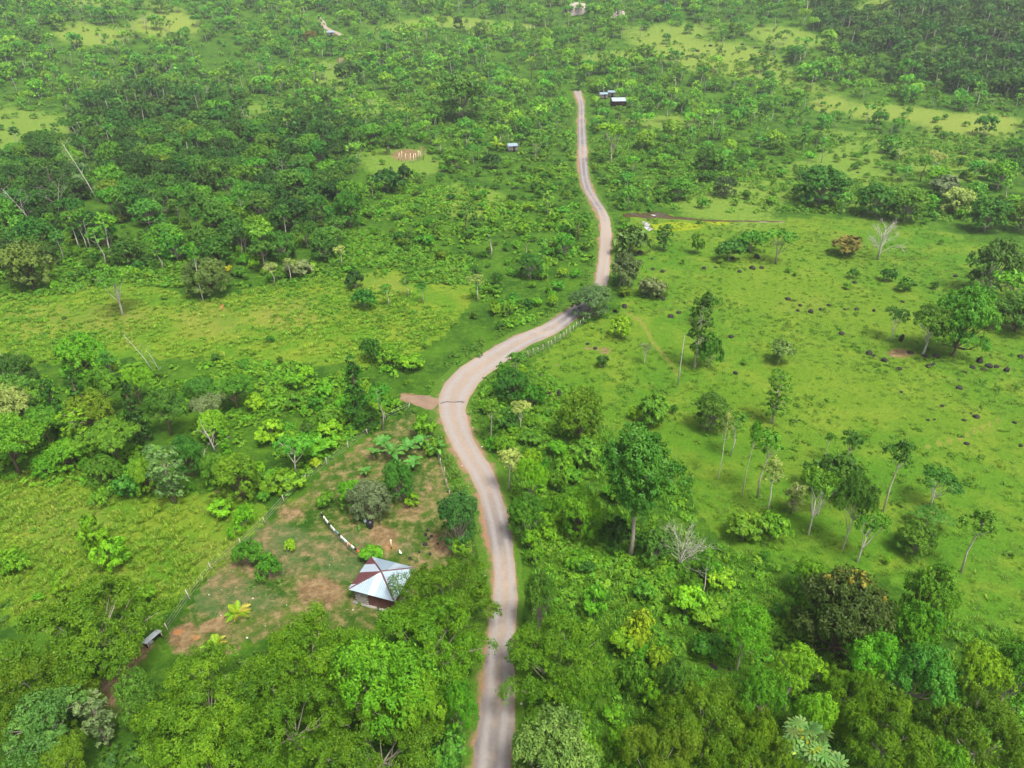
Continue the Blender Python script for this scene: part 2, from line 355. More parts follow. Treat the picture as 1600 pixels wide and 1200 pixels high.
def strip(name, C, Wl, Wr, dz, m, nu=9, kind='structure', ragged=0.0):
    T = np.gradient(C, axis=0); T /= np.linalg.norm(T, axis=1)[:, None]; Nn = np.stack([T[:,1], -T[:,0]], 1)
    u = np.linspace(-1, 1, nu); n = len(C); V = []; U = []
    for k in u:
        off = np.where(k < 0, k*Wl, k*Wr)[:, None] if True else 0
        P = C+Nn*off; dist = np.hypot(P[:,0], P[:,1])
        z = H(P[:,0], P[:,1])+dz+dist*.00035+(.05*(1-abs(k)**2) if nu > 5 else 0)
        if abs(k) == 1: z = z-dz*1.0-.06
        if ragged:
            ii = np.arange(n); jit = (np.sin(ii*.9+k*3)+np.sin(ii*2.3+1+k)+np.sin(ii*.37+k*7))*ragged*abs(k)**3; P = C+Nn*(off+np.sign(k)*jit[:, None]*1.0)
        V.append(np.stack([P[:,0], P[:,1], z], 1)); U.append(np.full(n, k))
    V = np.concatenate(V); U = np.concatenate(U)
    S = np.tile(np.concatenate([[0], np.cumsum(np.linalg.norm(np.diff(C, axis=0), axis=1))]), nu)
    i, j = np.meshgrid(np.arange(nu-1), np.arange(n-1), indexing='ij')
    Q = np.stack([i*n+j, (i+1)*n+j, (i+1)*n+j+1, i*n+j+1], -1).reshape(-1, 4)
    me = mkmesh(name, V, [Q], [m], smooth=True, attrs=dict(r_u=U, r_s=S))
    if me.polygons[0].normal.z < 0: me.flip_normals()
    return tag(obj(name, me), kind=kind)
vm, nt, vo = mat('road_verge'); p = pbsdf(nt, vo, .9, .15); geo = N(nt, 'ShaderNodeNewGeometry'); pos = geo.outputs['Position']
n1 = noise(nt, .5, 5, .65, pos); n2 = noise(nt, 3, 3, .6, pos); n3 = noise(nt, .06, 2, .5, pos)
c = mixc(nt, n1, (.165,.088,.050), (.26,.17,.105)); u = attr(nt, 'r_u'); au = mathn(nt, 'ABSOLUTE', u)
gr = ramp(nt, mathn(nt, 'ADD', mathn(nt, 'ADD', au, mathn(nt, 'MULTIPLY', n1, .9)), mathn(nt, 'MULTIPLY', n3, .8)), 1.22, 1.55)
c = mixc(nt, gr, c, mixc(nt, n2, (.022,.070,.005), (.075,.150,.010))); L(nt, c, p.inputs['Base Color'])
b = N(nt, 'ShaderNodeBump'); b.inputs['Strength'].default_value = .7; b.inputs['Distance'].default_value = .25; L(nt, n2, b.inputs['Height']); L(nt, b.outputs[0], p.inputs['Normal'])
rm, nt, ro = mat('gravel_road'); p = pbsdf(nt, ro, .9, .2); geo = N(nt, 'ShaderNodeNewGeometry'); pos = geo.outputs['Position']
u = attr(nt, 'r_u'); au = mathn(nt, 'ABSOLUTE', u); s = attr(nt, 'r_s')
n1 = noise(nt, .35, 4, .6, pos); n2 = noise(nt, 3, 6, .85, pos); n0 = noise(nt, .03, 2, .5, pos)
# two pale wheel tracks, browner crown and edges
tr = mathn(nt, 'SUBTRACT', 1.0, ramp(nt, mathn(nt, 'ABSOLUTE', mathn(nt, 'SUBTRACT', mathn(nt, 'ABSOLUTE', mathn(nt, 'ADD', u, mathn(nt, 'MULTIPLY', mathn(nt, 'SUBTRACT', n1, .5), .35))), .42)), .04, .30))
g0 = mixc(nt, n2, (.150,.140,.138), (.34,.322,.316))
tan_ = mixc(nt, n2, (.34,.265,.195), (.66,.545,.43))
c = mixc(nt, ramp(nt, mathn(nt, 'ADD', n0, mathn(nt, 'MULTIPLY', n1, .3)), .58, .78), g0, tan_)
# the worn, sandier stretch round the bend (metres along the road)
bend_s = float(np.interp(np.argmin(np.hypot(*(RC-G(712,640)[0][:2]).T)), np.arange(len(RC)), np.concatenate([[0], np.cumsum(np.linalg.norm(np.diff(RC, axis=0), axis=1))])))
far_s = float(np.interp(np.argmin(np.hypot(*(RC-G(944,400)[0][:2]).T)), np.arange(len(RC)), np.concatenate([[0], np.cumsum(np.linalg.norm(np.diff(RC, axis=0), axis=1))])))
for (sc_, half, amt) in ((bend_s, 26, .8), (far_s, 26, .85)):
    k = mathn(nt, 'SUBTRACT', 1.0, ramp(nt, mathn(nt, 'ABSOLUTE', mathn(nt, 'SUBTRACT', s, sc_)), half*.5, half*1.5)); c = mixc(nt, mathn(nt, 'MULTIPLY', k, amt), c, tan_)
c = mixc(nt, mathn(nt, 'MULTIPLY', tr, .75), c, mixc(nt, n2, (.30,.285,.272), (.60,.565,.54)))
ed = ramp(nt, mathn(nt, 'ADD', au, mathn(nt, 'MULTIPLY', n1, .5)), .95, 1.3); c = mixc(nt, ed, c, mixc(nt, n1, (.32,.17,.085), (.44,.29,.18)))
c = mixc(nt, 1.0, c, (.49,.49,.485), 'MULTIPLY'); L(nt, c, p.inputs['Base Color']); b = N(nt, 'ShaderNodeBump'); b.inputs['Strength'].default_value = .5; b.inputs['Distance'].default_value = .1; L(nt, n2, b.inputs['Height']); L(nt, b.outputs[0], p.inputs['Normal'])
wl = RW*.5+1.0+.4*np.sin(np.arange(len(RW))*.21); wr = RW*.5+1.7+.5*np.sin(np.arange(len(RW))*.17+1)
strip('road_verge', RC, wl, wr, .035, vm, 9, ragged=.22)
strip('road', RC, RW*.5, RW*.5, .085, rm, 11, ragged=.13)
# short earth spur on the outer side of the bend
SPUR = P2([(628,620),(640,622),(655,625),(672,629),(692,633)]); SPC, SPW = dense(np.concatenate([[SPUR[0]*2-SPUR[1]], SPUR, [SPUR[-1]*2-SPUR[-2]]]), np.array([.8,1.2,2.2,3.0,4.4,6.0,6.5]), .6)
sm = plain('earth_spur', (.17,.12,.08), .9, .15, nscale=.5, var=.45, bump=.3, dirt=((.08,.13,.02), .7))
strip('earth_spur', SPC, SPW*.5, SPW*.5, .05, sm, 7, ragged=.16)
# far dirt track on the hillside
FT = P2([(498,28),(505,36),(507,42),(515,47),(527,52),(537,58),(540,64)]); FTC, FTW = dense(np.concatenate([[FT[0]+(FT[0]-FT[1])], FT, [FT[-1]+(FT[-1]-FT[-2])]]), np.full(len(FT)+2, 3.4))
tm = plain('track_soil', (.24,.20,.15), .9, .2, nscale=.2, var=.2)
strip('dirt_track', FTC, FTW*.5, FTW*.5, .30, tm, 5)
ROADXY = RC; ROADW = RW
# wet seam of stones across the bend, a culvert
wm = plain('wet_gravel', (.10,.085,.075), .6, .4, nscale=2.5, var=.6)
cv = P2([(688,632),(698,629),(708,630),(720,629),(731,632)]); CC, CW = dense(np.concatenate([[cv[0]*2-cv[1]], cv, [cv[-1]*2-cv[-2]]]), np.array([.5,.5,.8,.6,.9,.6,.4]), .5)
strip('road_drain', CC, CW*.45, CW*.45, .165, wm, 5)

# stream and pool
wam, nt, wo = mat('muddy_water'); p = pbsdf(nt, wo, .22, .2); geo = N(nt, 'ShaderNodeNewGeometry')
n1 = noise(nt, .25, 3, .5, geo.outputs['Position']); L(nt, mixc(nt, n1, (.035,.020,.010), (.075,.045,.02)), p.inputs['Base Color'])
b = N(nt, 'ShaderNodeBump'); b.inputs['Strength'].default_value = .08; L(nt, noise(nt, 2.5, 2, .5, geo.outputs['Position']), b.inputs['Height']); L(nt, b.outputs[0], p.inputs['Normal'])
def water(name, pts, wid, m=wam, dz=.12):
    c_ = P2(pts); C_, W_ = dense(np.concatenate([[c_[0]*2-c_[1]], c_, [c_[-1]*2-c_[-2]]]), np.concatenate([[wid[0]], wid, [wid[-1]]]), .8)
    strip(name, C_, W_*.5*(1+.25*np.sin(np.arange(len(W_))*.7)), W_*.5*(1+.25*np.sin(np.arange(len(W_))*.9+2)), dz, m, 5)
water('stream', [(974,337),(990,336.5),(1005,336),(1022,336.5),(1036,337.5),(1050,340),(1075,342),(1110,345),(1160,346),(1230,347)], [2.2,4.2,5.4,6.4,4.4,2.8,1.8,1.2,.9,.6])
fm, nt, fo = mat('shallow_water'); p = pbsdf(nt, fo, .12, .5); geo = N(nt, 'ShaderNodeNewGeometry')
L(nt, mixc(nt, ramp(nt, noise(nt, 1.2, 3, .6, geo.outputs['Position']), .4, .6), (.40,.41,.40), (.12,.11,.08)), p.inputs['Base Color'])
water('stream_shallows', [(1006,347),(1010,350),(1010,354),(1016,358),(1024,362)], [1.2,1.6,1.8,2.0,1.2], fm, .14)
water('stream_riffle', [(1018,336.5),(1022,337.5),(1026,338.5)], [1.0,1.6,1.0], fm, .19)
# ------------------------------------------------------------------ plants: leaf sprays on limbs
PAL = dict(lime=(.110,.235,.012), bright=(.078,.195,.012), mid=(.056,.152,.014), dark=(.035,.102,.014), deep=(.022,.064,.013), olive=(.068,.136,.010),
           grey=(.115,.165,.090), feather=(.056,.128,.006), yellow=(.15,.23,.014), blue=(.050,.138,.020), brown=(.028,.060,.013), pale=(.17,.22,.075), gold=(.26,.25,.02), rust=(.11,.095,.03))
PAL = {k: (v[0]*1.45, v[1]*1.5, v[2]*.95) for k, v in PAL.items()}
def unit(v): return v/(np.linalg.norm(v, axis=-1, keepdims=True)+1e-9)
def spray(prims, nsub, nleaf, size, sr, rng, up=.55, low=-.35, asp=.5, jit=.55, fill=.78):
    """leaf quads gathered in tufts on the skin of each clump; prims rows = x y z rx ry rz"""
    prims = np.asarray(prims, float).copy(); m = len(prims)
    cen_ = prims[:, :3].mean(0); prims[:, :3] += (prims[:, :3]-cen_)*(rng.normal(size=(m, 1))*.09); prims[:, 3:] *= (.8+.4*rng.random((m, 1)))
    wgt = np.prod(prims[:, 3:5], axis=1); wgt = wgt/wgt.mean()
    ns = np.maximum(2, np.round(nsub*wgt)).astype(int)
    pi = np.repeat(np.arange(m), ns); k = len(pi)
    d = unit(rng.normal(size=(k, 3))+[0, 0, up*.6]); flip = d[:, 2] < low; d[flip, 2] *= -.6; d = unit(d)
    sc = prims[pi, :3]+d*prims[pi, 3:]*(fill+.25*rng.random((k, 1)))
    srr = sr*prims[pi, 3:].mean(1)*(.7+.6*rng.random(k))
    pt = rng.random(m)[pi]*.35+rng.random(k)*.35
    li = np.repeat(np.arange(k), nleaf); n = len(li)
    e = unit(rng.normal(size=(n, 3))+d[li]*.7+[0, 0, .35])
    P = sc[li]+e*(srr[li]*(.35+.65*rng.random(n)))[:, None]*[1, 1, .8]
    nrm = unit(e*.8+d[li]*.5+np.array([0, 0, up])+rng.normal(size=(n, 3))*jit)
    a = unit(np.cross(nrm, rng.normal(size=(n, 3)))); b = np.cross(nrm, a)
    s = size*(.65+.7*rng.random(n))[:, None]
    a = a*s; b = b*s*asp
    V = np.stack([P-a, P+b-nrm*s*.12, P+a*1.1-nrm*s*.25, P-b-nrm*s*.12], 1).reshape(-1, 3)
    F = np.arange(4*n).reshape(-1, 4)
    t = np.repeat(pt[li]+.3*rng.random(n), 4)
    return V, F, t
def limbs(trunk, prims, r0, rng, k=5, twigs=0):
    """tapered trunk along the trunk polyline, limbs bending out to the clump centres"""
    mb = MB(); trunk = np.asarray(trunk, float); n = len(trunk)
    mb.tube(trunk, np.linspace(r0, r0*.55, n)*np.concatenate([[1.35], np.ones(n-1)]), k)
    top = trunk[-1]
    for p in prims:
        c = np.asarray(p[:3], float); s = trunk[-1] if n < 3 or rng.random() < .6 else trunk[-2]
        if c[2] < s[2]: s = trunk[np.argmin(abs(trunk[:, 2]-max(c[2]-1, trunk[0, 2])))]
        mid = s*.5+c*.5+np.array([rng.normal()*.2, rng.normal()*.2, -.12*np.linalg.norm(c-s)*rng.random()])
        L_ = np.linalg.norm(c-s); r = min(r0*.45, .05+L_*.016)
        mb.tube([s, mid, c], [r, r*.7, r*.35], max(3, k-1), cap=False)
        for _ in range(twigs):
            q = c+unit(rng.normal(size=3)+[0, 0, .4])*np.asarray(p[3:])*.95
            mb.tube([mid*.3+c*.7, (c+q)/2, q], [r*.4, r*.3, r*.12], 3, cap=False)
    return mb
def dome(R, z0, z1, n, rng, cr=.36, flat=.8, inner=.9):
    out = []
    for i in range(n):
        r = R*math.sqrt((i+.5)/n)*inner; a = i*2.39996+rng.normal()*.25
        z = z0+(z1-z0)*math.sqrt(max(0, 1-(r/R)**2))*(.85+.25*rng.random()); c = R*cr*(.8+.45*rng.random())
        out.append([r*math.cos(a), r*math.sin(a), z-c*flat*.4, c, c, c*flat])
    return out
LODN = dict(N=(1, 1.0), M=(3.2, 1.75), F=(11, 3.0))
PROTO = {}
def proto(kind, lod, seed):
    key = (kind, lod, seed)
    if key in PROTO: return PROTO[key]
    rng = np.random.default_rng(abs(hash(kind)) % 1 + sum(map(ord, kind))*13+seed*101)
    q, ls = LODN[lod]; nl = lambda a: max(3, int(round(a/q)))
    tk = {'N': 6, 'M': 5, 'F': 3}[lod]; tw = 2 if lod == 'N' else 0
    if lod == 'F': nl = lambda a: max(3, int(round(a/5.0)))
    fs = .42 if lod == 'F' else 1.0                      # fewer tufts far off
    wob = rng.normal(size=(6, 2))*.35
    if kind == 'round':
        D, Ht = 10, 9; pr = dome(4.9, 3.0, 8.1, 22, rng, .30, .85)
        for i in range(9):
            a = i*.698+rng.random()*.3; pr.append([4.0*math.cos(a), 4.0*math.sin(a), 2.0+rng.random()*1.2, 1.3, 1.3, 1.25])
        tr = [[0,0,-.4],[.1,0,1.2],[0,.1,2.6]]; cw = spray(pr, 14*fs, nl(36), .20*ls, .50, rng, .5); r0 = .30
    elif kind == 'open':
        D, Ht = 13, 11; pr = []
        for i in range(11):
            r = 5.2*math.sqrt((i+.4)/11); a = i*2.4+rng.normal()*.3; c = 1.5+rng.random()*.9
            pr.append([r*math.cos(a), r*math.sin(a), 9.6-.075*r*r-rng.random()*2.0, c*1.15, c*1.15, c*.72])
        tr = [[0,0,-.5],[.2,.1,2.5],[.1+wob[0,0],.3,4.6]]; cw = spray(pr, 24*fs, nl(46), .21*ls, .42, rng, .6, -.2); r0 = .32
    elif kind == 'feather':
        D, Ht = 18, 9; pr = []
        for i in range(84):
            r = 8.3*math.sqrt((i+.4)/84); a = i*2.39996+rng.normal()*.5; c = .8+rng.random()*.7; bough = math.sin(a*3+seed)*.9
            if rng.random() < .10: continue
            pr.append([r*math.cos(a), r*math.sin(a), 7.8-.03*r*r+bough-rng.random()*1.7, c*1.2, c*1.2, c*.62])
        tr = [[0,0,-.5],[.3,.2,1.6],[.4,.1,3.0]]; cw = spray(pr, 12*fs, nl(42), .16*ls, .60, rng, .7, -.25, .45, .6, .70); r0 = .30
    elif kind == 'tall':
        D, Ht = 13, 19; pr = []
        for i in range(26):
            d = unit(rng.normal(size=3)); rr = rng.random()**.45
            pr.append([d[0]*4.9*rr, d[1]*4.9*rr, 12.6+d[2]*5.0*rr, 1.9, 1.9, 1.35])
        tr = [[0,0,-.6],[.1,0,3],[-.1,.1,7],[0,0,11]]; cw = spray(pr, 22*fs, nl(36), .235*ls, .46, rng, .3, -.5, .45); r0 = .42
    elif kind == 'slender':
        D, Ht = 5, 12; pr = []
        for i in range(7):
            r = 1.6*math.sqrt(i/7.); a = i*2.4; c = .75+rng.random()*.5
            pr.append([r*math.cos(a)+wob[1,0], r*math.sin(a)+wob[1,1], 11.2-i*.42+rng.normal()*.3, c*1.1, c*1.1, c*.7])
        tr = [[0,0,-.4],[wob[0,0],wob[0,1],4],[wob[1,0]*.8,wob[1,1]*.8,7.5],[wob[1,0],wob[1,1],10.5]]; cw = spray(pr, 9*fs, nl(17), .23*ls, .55, rng, .4, -.5); r0 = .16
    elif kind == 'poplar':
        D, Ht = 5, 12; pr = []
        for i in range(14):
            z = 2.6+i*.66; R = 1.15*math.sin(math.pi*(i+1.5)/17)+.2; a = i*2.4
            pr.append([R*math.cos(a), R*math.sin(a), z, .95, .95, .8])
        tr = [[0,0,-.4],[.1,0,4],[0,.1,8],[0,0,11]]; cw = spray(pr, 9*fs, nl(18), .23*ls, .5, rng, .3, -.5); r0 = .18
    elif kind == 'umbrella':
        D, Ht = 8, 9; pr = []
        for i in range(10):
            r = 3.2*math.sqrt((i+.3)/10); a = i*2.4+rng.normal()*.3; c = .95+rng.random()*.5
            pr.append([r*math.cos(a)+.4, r*math.sin(a), 8.2-.10*r*r+rng.normal()*.2, c*1.15, c*1.15, c*.55])
        tr = [[0,0,-.4],[.15,.05,2.4],[.5,.1,5.0]]; cw = spray(pr, 11*fs, nl(24), .23*ls, .5, rng, .6, -.2); r0 = .2
    elif kind == 'column':
        D, Ht = 5, 13; pr = []
        for i in range(22):
            z = .6+i*.56; R = (1.55-.055*i)*(.6+.5*rng.random()); a = i*2.4
            pr.append([R*math.cos(a), R*math.sin(a), z, 1.05-.02*i, 1.05-.02*i, .95])
        tr = [[0,0,-.4],[.1,0,5],[0,0,11]]; cw = spray(pr, 11*fs, nl(22), .22*ls, .5, rng, .15, -.6); r0 = .3
    elif kind == 'shrub':
        D, Ht = 4, 2.8; pr = dome(1.8, .7, 2.25, 12, rng, .36, .85)
        tr = [[0,0,-.3],[.05,0,.4],[0,.05,.8]]; cw = spray(pr, 10*fs, nl(26), .165*ls, .5, rng, .45, -.35); r0 = .07
    elif kind == 'bushy':
        D, Ht = 4, 3.2; pr = []
        for i in range(10):
            r = 1.5*math.sqrt((i+.3)/10); a = i*2.4+rng.normal()*.4; c = .5+rng.random()*.35
            pr.append([r*math.cos(a), r*math.sin(a), .8+rng.random()*1.9*(1-.25*r), c, c, c*.8])
        tr = [[0,0,-.3],[.1,0,.6],[.1,.1,1.3]]; cw = spray(pr, 10*fs, nl(26), .185*ls, .55, rng, .5, -.3, .52, .5); r0 = .06
    elif kind == 'hedge':                                # low sprawling thicket
        D, Ht = 6, 2.0; pr = []
        for i in range(16):
            pr.append([rng.normal()*1.5, rng.normal()*.8, .5+rng.random()*.7, .75, .75, .55])
        tr = [[0,0,-.3],[.05,0,.3],[0,.05,.5]]; cw = spray(pr, 8*fs, nl(18), .2*ls, .55, rng, .5, -.2); r0 = .05
    tmb = limbs(tr, pr[::4] if kind == 'feather' else pr, r0, rng, tk, tw) if lod != 'F' else limbs(tr, pr[::6] if kind not in ('shrub','bushy','hedge') else [], r0*1.3, rng, 3)
    # true extents
    V, F, t = cw; ext = np.percentile(np.hypot(V[:,0], V[:,1]), 98); top = np.percentile(V[:,2], 99.7)
    res = dict(D=2*ext, H=top, tmb=tmb, cw=cw, kind=kind, lod=lod)
    PROTO[key] = res; return res
def proto_parts(pr):
    if 'trunk' not in pr:
        pr['trunk'] = pr['tmb'].mesh('trunk', [BARK], smooth=True)
        V, F, t = pr['cw']; pr['crown'] = mkmesh('crown', V, [F], [LEAF], attrs=dict(tint=t))
    return pr['trunk'], pr['crown']
def proto_joined(pr, leafmat):
    k = 'join_'+leafmat.name
    if k not in pr:
        V, F, t = pr['cw']; TV, TF = pr['tmb'].arrays(); n = len(V)
        FF = [F]+[f+n for f in TF]; mi = np.concatenate([np.zeros(len(F), int)]+[np.ones(len(f), int) for f in TF])
        pr[k] = mkmesh('tree', np.concatenate([V, TV]), FF, [leafmat, PALE_BARK], midx=mi, attrs=dict(tint=np.concatenate([t, np.zeros(len(TV))])))
    return pr[k]

TNAME = dict(round='broadleaf_tree', open='broadleaf_tree', tall='broadleaf_tree', feather='spreading_tree', umbrella='spreading_tree', slender='slender_tree', poplar='slender_tree',
             column='vine_covered_tree', shrub='shrub', bushy='shrub', hedge='shrub')
TCAT = dict(broadleaf_tree='tree', spreading_tree='tree', slender_tree='tree', vine_covered_tree='tree', shrub='shrub')
THINGS = []                                             # every plant set as a thing: dict(o, px, py, kind, ...)
def col_jit(c, rng, a=.12):
    c = np.array(PAL[c]) if isinstance(c, str) else np.array(c)*[1.45, 1.5, .95]; return tuple(np.clip(c*(1+rng.normal()*a*.6)*(1+rng.normal(size=3)*a*.5), .004, .6))
RNG = np.random.default_rng(11)
BARKC = dict(pale=(.44,.41,.34), grey=(.28,.26,.22), brown=(.13,.10,.075), white=(.55,.53,.48))
def set_plant(kind, xyz, D, Ht, color, label=None, bark='grey', seed=None, lod=None, group=None, stretch=1.0, px=None, wpx=0, name=None, cat=None, rz=None):
    dist = math.hypot(xyz[0], xyz[1], ) ; dist = math.hypot(dist, CAM_Z-xyz[2])
    if lod is None: lod = 'N' if dist < 175 else ('M' if dist < 330 else 'F')
    seed = int(RNG.integers(0, 3)) if seed is None else seed
    pr = proto(kind, lod, seed); s = D/pr['D']; sz = Ht/pr['H']
    nm = name or TNAME[kind]; c = cat or TCAT[nm]; col = col_jit(color, RNG, .07)
    rz = RNG.random()*6.28 if rz is None else rz
    if lod == 'F':
        e = obj(nm, proto_joined(pr, LEAF), None, xyz, rz, (s, s*stretch, sz), col)
    else:
        t, cr = proto_parts(pr)
        e = obj(nm, None, None, xyz, rz, (s, s*stretch, sz))
        e.empty_display_size = .5
        obj('trunk', t, e, color=BARKC[bark]); obj('crown', cr, e, color=col)
    tag(e, label, c, group)
    q = PX(xyz[0], xyz[1], xyz[2]+Ht*.6)
    THINGS.append(dict(o=e, px=float(q[0]), py=float(q[1]), w=D*FPX/float(q[2]), kind=kind, color=color, label=label, D=D, xyz=xyz, name=nm))
    return e
def at_base(px, py, wpx, hpx):
    g, dep = G(px, py); ppm = FPX/dep; dist = np.linalg.norm(g-[0,0,CAM_Z]); sn = (CAM_Z-g[2])/dist; cs = math.sqrt(max(.05, 1-sn*sn))
    D = wpx/ppm; Ht = max((hpx/ppm-.30*D*sn)/cs, .35*D); return g, D, Ht
def hero(kind, px, py, wpx, hpx, color, label, bark='grey', **kw):
    g, D, Ht = at_base(px, py, wpx, hpx); return set_plant(kind, g, D, Ht, color, label, bark, **kw)
def heroc(kind, px, py, wpx, Ht, color, label, bark='grey', k=.62, **kw):
    p_, dep = G(px, py, Ht*k); g = np.array([p_[0], p_[1], H(p_[0], p_[1])]); return set_plant(kind, g, wpx*dep/FPX, Ht, color, label, bark, **kw)
# ------------------------------------------------------------------ the plants one can point to (pixel of the trunk's foot or of the crown's middle, then laid on the ground)
# right of the road
hero('tall',985,868,126,196,'blue','tall dense tree with thick pale trunk, biggest on the green slope','grey',seed=1)
hero('round',905,688,78,92,(.066,.160,.012),'large dome-shaped dense tree beside two upright black boulders','brown',seed=0)
hero('round',904,842,66,84,'bright','bright green tree touching the tall thick-trunked tree','brown',seed=1)
hero('shrub',915,728,64,46,'mid','wide mid-green shrub just below the dome-shaped tree')
hero('shrub',962,862,50,62,'deep','dark shaded shrub between the bright green tree and the tall trunk')
hero('shrub',1022,876,72,58,'dark','dark shrub at the foot of the tall tree, beside the grey dead bush')
hero('bushy',888,728,22,28,'lime','small lime-green shrub tucked under the dome-shaped tree')
hero('open',830,796,52,84,'lime','vivid lime tree standing over the roadside bank')
hero('slender',796,768,52,74,'pale','thin pale yellowish tree with bare twigs beside the road','pale')
hero('slender',768,692,40,74,'mid','slender green tree just inside the road bend','pale')
hero('umbrella',813,670,34,46,'pale','small pale-crowned tree with white stem inside the road bend','white')
hero('shrub',790,668,50,36,'dark','dark thicket behind the small pale-crowned tree')
hero('round',800,625,56,52,'dark','dark leafy tree on the inner side of the road bend','brown')
hero('shrub',832,635,38,38,'mid','mid-green shrub below the fence row near the bend')
hero('slender',805,612,42,66,'mid','leggy tree with pale stem leaning over the diagonal road','pale')
hero('bushy',768,705,18,26,'bright','small bright shrub by the inner verge of the bend')
hero('round',822,842,58,76,'mid','mid-green tree crowding the road verge under the lime tree','grey')
hero('bushy',828,858,30,34,'lime','small lime sapling beside the orange bank')
hero('round',842,990,50,98,'blue','bluish-green roadside tree with layered crown','grey')
heroc('feather',868,1035,185,8.5,'feather','wide feathery tree overhanging the road, opposite the other feathery tree','grey',seed=0)
heroc('round',866,1175,128,9.5,(.072,.140,.036),'greyish-green dense tree at the bottom edge beside the road','grey',seed=2)
hero('open',1151,1046,80,104,'bright','bright open tree with clean pale trunk above the dark rocks','pale',seed=0)
hero('slender',1097,934,34,78,'mid','slim tree with white stem below the grey dead bush','white')
hero('round',1256,934,50,68,'bright','light green rounded tree touching the brown-tinged tree','grey',seed=2)
hero('round',1300,1022,142,132,'brown','large dark brown-green tree tipped with yellow leaves','brown',seed=1)
hero('round',1428,990,74,118,'mid','dark glossy tree, upper of two stacked crowns','brown',seed=0)
hero('round',1408,1036,74,106,'bright','glossy light green tree, lower of two stacked crowns','brown',seed=2)
heroc('open',1192,1092,84,9,'bright','bright tree with crooked bare lower limb','pale',seed=1)
heroc('open',1242,1052,88,9,'lime','light lime open crown behind the crooked-limbed tree','grey',seed=2)
heroc('round',1270,1122,66,8,'bright','rounded bright tree above the big-leaved plant','grey',seed=1)
heroc('open',1365,1038,88,10,'bright','bright spreading crown right under the brown-tinged tree','grey',seed=0)
heroc('open',1435,1062,112,11,'blue','large bluish-green tree in the lower woodland','grey',seed=2)
heroc('open',1532,1062,92,10,'lime','lime-topped tree at the edge of the pasture','grey',seed=1)
heroc('round',1590,1050,70,9,'mid','mid-green tree cut by the frame edge beside the pasture','grey',seed=1)
heroc('feather',1330,1090,110,8,'feather','low feathery tree in the hollow below the bright spreading crown','grey',seed=1)
heroc('feather',1395,1150,165,9,'feather','wide feathery tree beside the big-leaved plant','grey',seed=2)
heroc('feather',1535,1150,150,9,'olive','olive feathery tree with a thin pale stem at the corner','pale',seed=1)
heroc('round',1480,1195,80,7,'bright','bright tree at the bottom edge under the olive feathery tree','grey',seed=0)
heroc('feather',1105,1130,170,8.5,'feather','broad feathery tree in the middle of the bottom edge','grey',seed=2)
heroc('feather',1190,1170,120,8,'feather','feathery tree between the crooked-limbed tree and the bottom edge','grey',seed=0)
heroc('feather',1030,1190,130,8,'olive','olive feathery tree on the bottom edge beside the greyish-green tree','grey',seed=1)
hero('round',1050,1105,56,80,'blue','bluish-green tree standing in the lush shrubs','grey',seed=2)
hero('bushy',1018,1102,40,42,'lime','lime shrub leaning on the bluish-green tree')
hero('bushy',965,1172,34,40,'lime','bright lime shrub alone in deep green grass')
hero('bushy',958,1128,34,28,'lime','lime shrub above the lone lime shrub')
hero('bushy',995,1012,44,64,'yellow','tall shrub with yellow top among lush shrubs')
hero('bushy',925,960,44,48,'bright','bright full shrub among lush shrubs near the road')
hero('bushy',970,1020,46,40,'lime','lime-green shrub beside the yellow-topped shrub')
hero('shrub',985,1082,54,64,'mid','mid-green shrub heap above the bright lime shrubs')
hero('bushy',1070,960,54,48,'lime','wide lime shrub near the slim white-stemmed tree')
hero('bushy',1105,905,36,46,'bright','bright shrub right below the grey dead bush')
# the pasture
hero('poplar',1206,662,38,88,'mid','leafy narrow tree on its own, casting a soft shadow','pale',seed=0)
hero('round',1108,673,56,64,'dark','compact dark-green round tree on the open pasture','grey',seed=1)
hero('slender',1122,748,24,104,'pale','very thin white-stemmed tree, farthest to the house side of its group','white',seed=0)
hero('slender',1141,713,36,74,'mid','thin tree at the back of the white-stemmed group','white',seed=1)
hero('slender',1160,776,28,118,'mid','thin tree with drooping crown amid the white-stemmed group','pale',seed=2)
hero('slender',1184,778,44,106,'mid','fuller thin tree amid the white-stemmed group','pale',seed=1)
hero('slender',1197,803,42,92,'pale','pale tree with bent white stem, nearest of its group','white',seed=0)
hero('poplar',1236,802,32,50,'pale','short pale sapling between two pasture groups','pale',seed=1)
hero('shrub',1300,775,96,80,'dark','dark bushy clump in the middle of the pasture trees')
hero('slender',1285,724,20,52,'mid','thin tree poking up behind the dark bushy clump','pale',seed=2)
hero('umbrella',1318,738,44,66,'dark','dark flat-crowned tree behind the dark bushy clump','grey',seed=1)
hero('umbrella',1263,836,64,108,'mid','tall forked tree with white stem before the dark bushy clump','white',seed=0)
hero('umbrella',1278,806,40,60,'bright','small pale-stemmed tree beside the tall forked tree','white',seed=2)
hero('open',1316,858,66,122,'dark','dark tree with twin stems before the dark bushy clump','pale',seed=1)
hero('umbrella',1339,878,60,84,'mid','tree with a curved white stem leaning outwards','white',seed=1)
hero('slender',1380,800,52,118,'dark','tall slim tree with dark tufted crown','pale',seed=2)
hero('umbrella',1453,794,68,68,'dark','flat umbrella tree on a leaning white stem','white',seed=0)
hero('umbrella',1446,822,68,38,'dark','low dark flat crown under the umbrella tree','white',seed=2)
hero('round',1424,864,60,56,'mid','glossy dark-green round tree below the umbrella trees','grey',seed=2)
hero('slender',1502,895,62,108,'mid','feathery upright tree by itself near the pasture edge','pale',seed=2)
hero('shrub',1205,842,56,44,'bright','bright green round shrub on a short white stem')
hero('bushy',1160,844,62,48,'olive','olive loose shrub beside the bright round shrub')
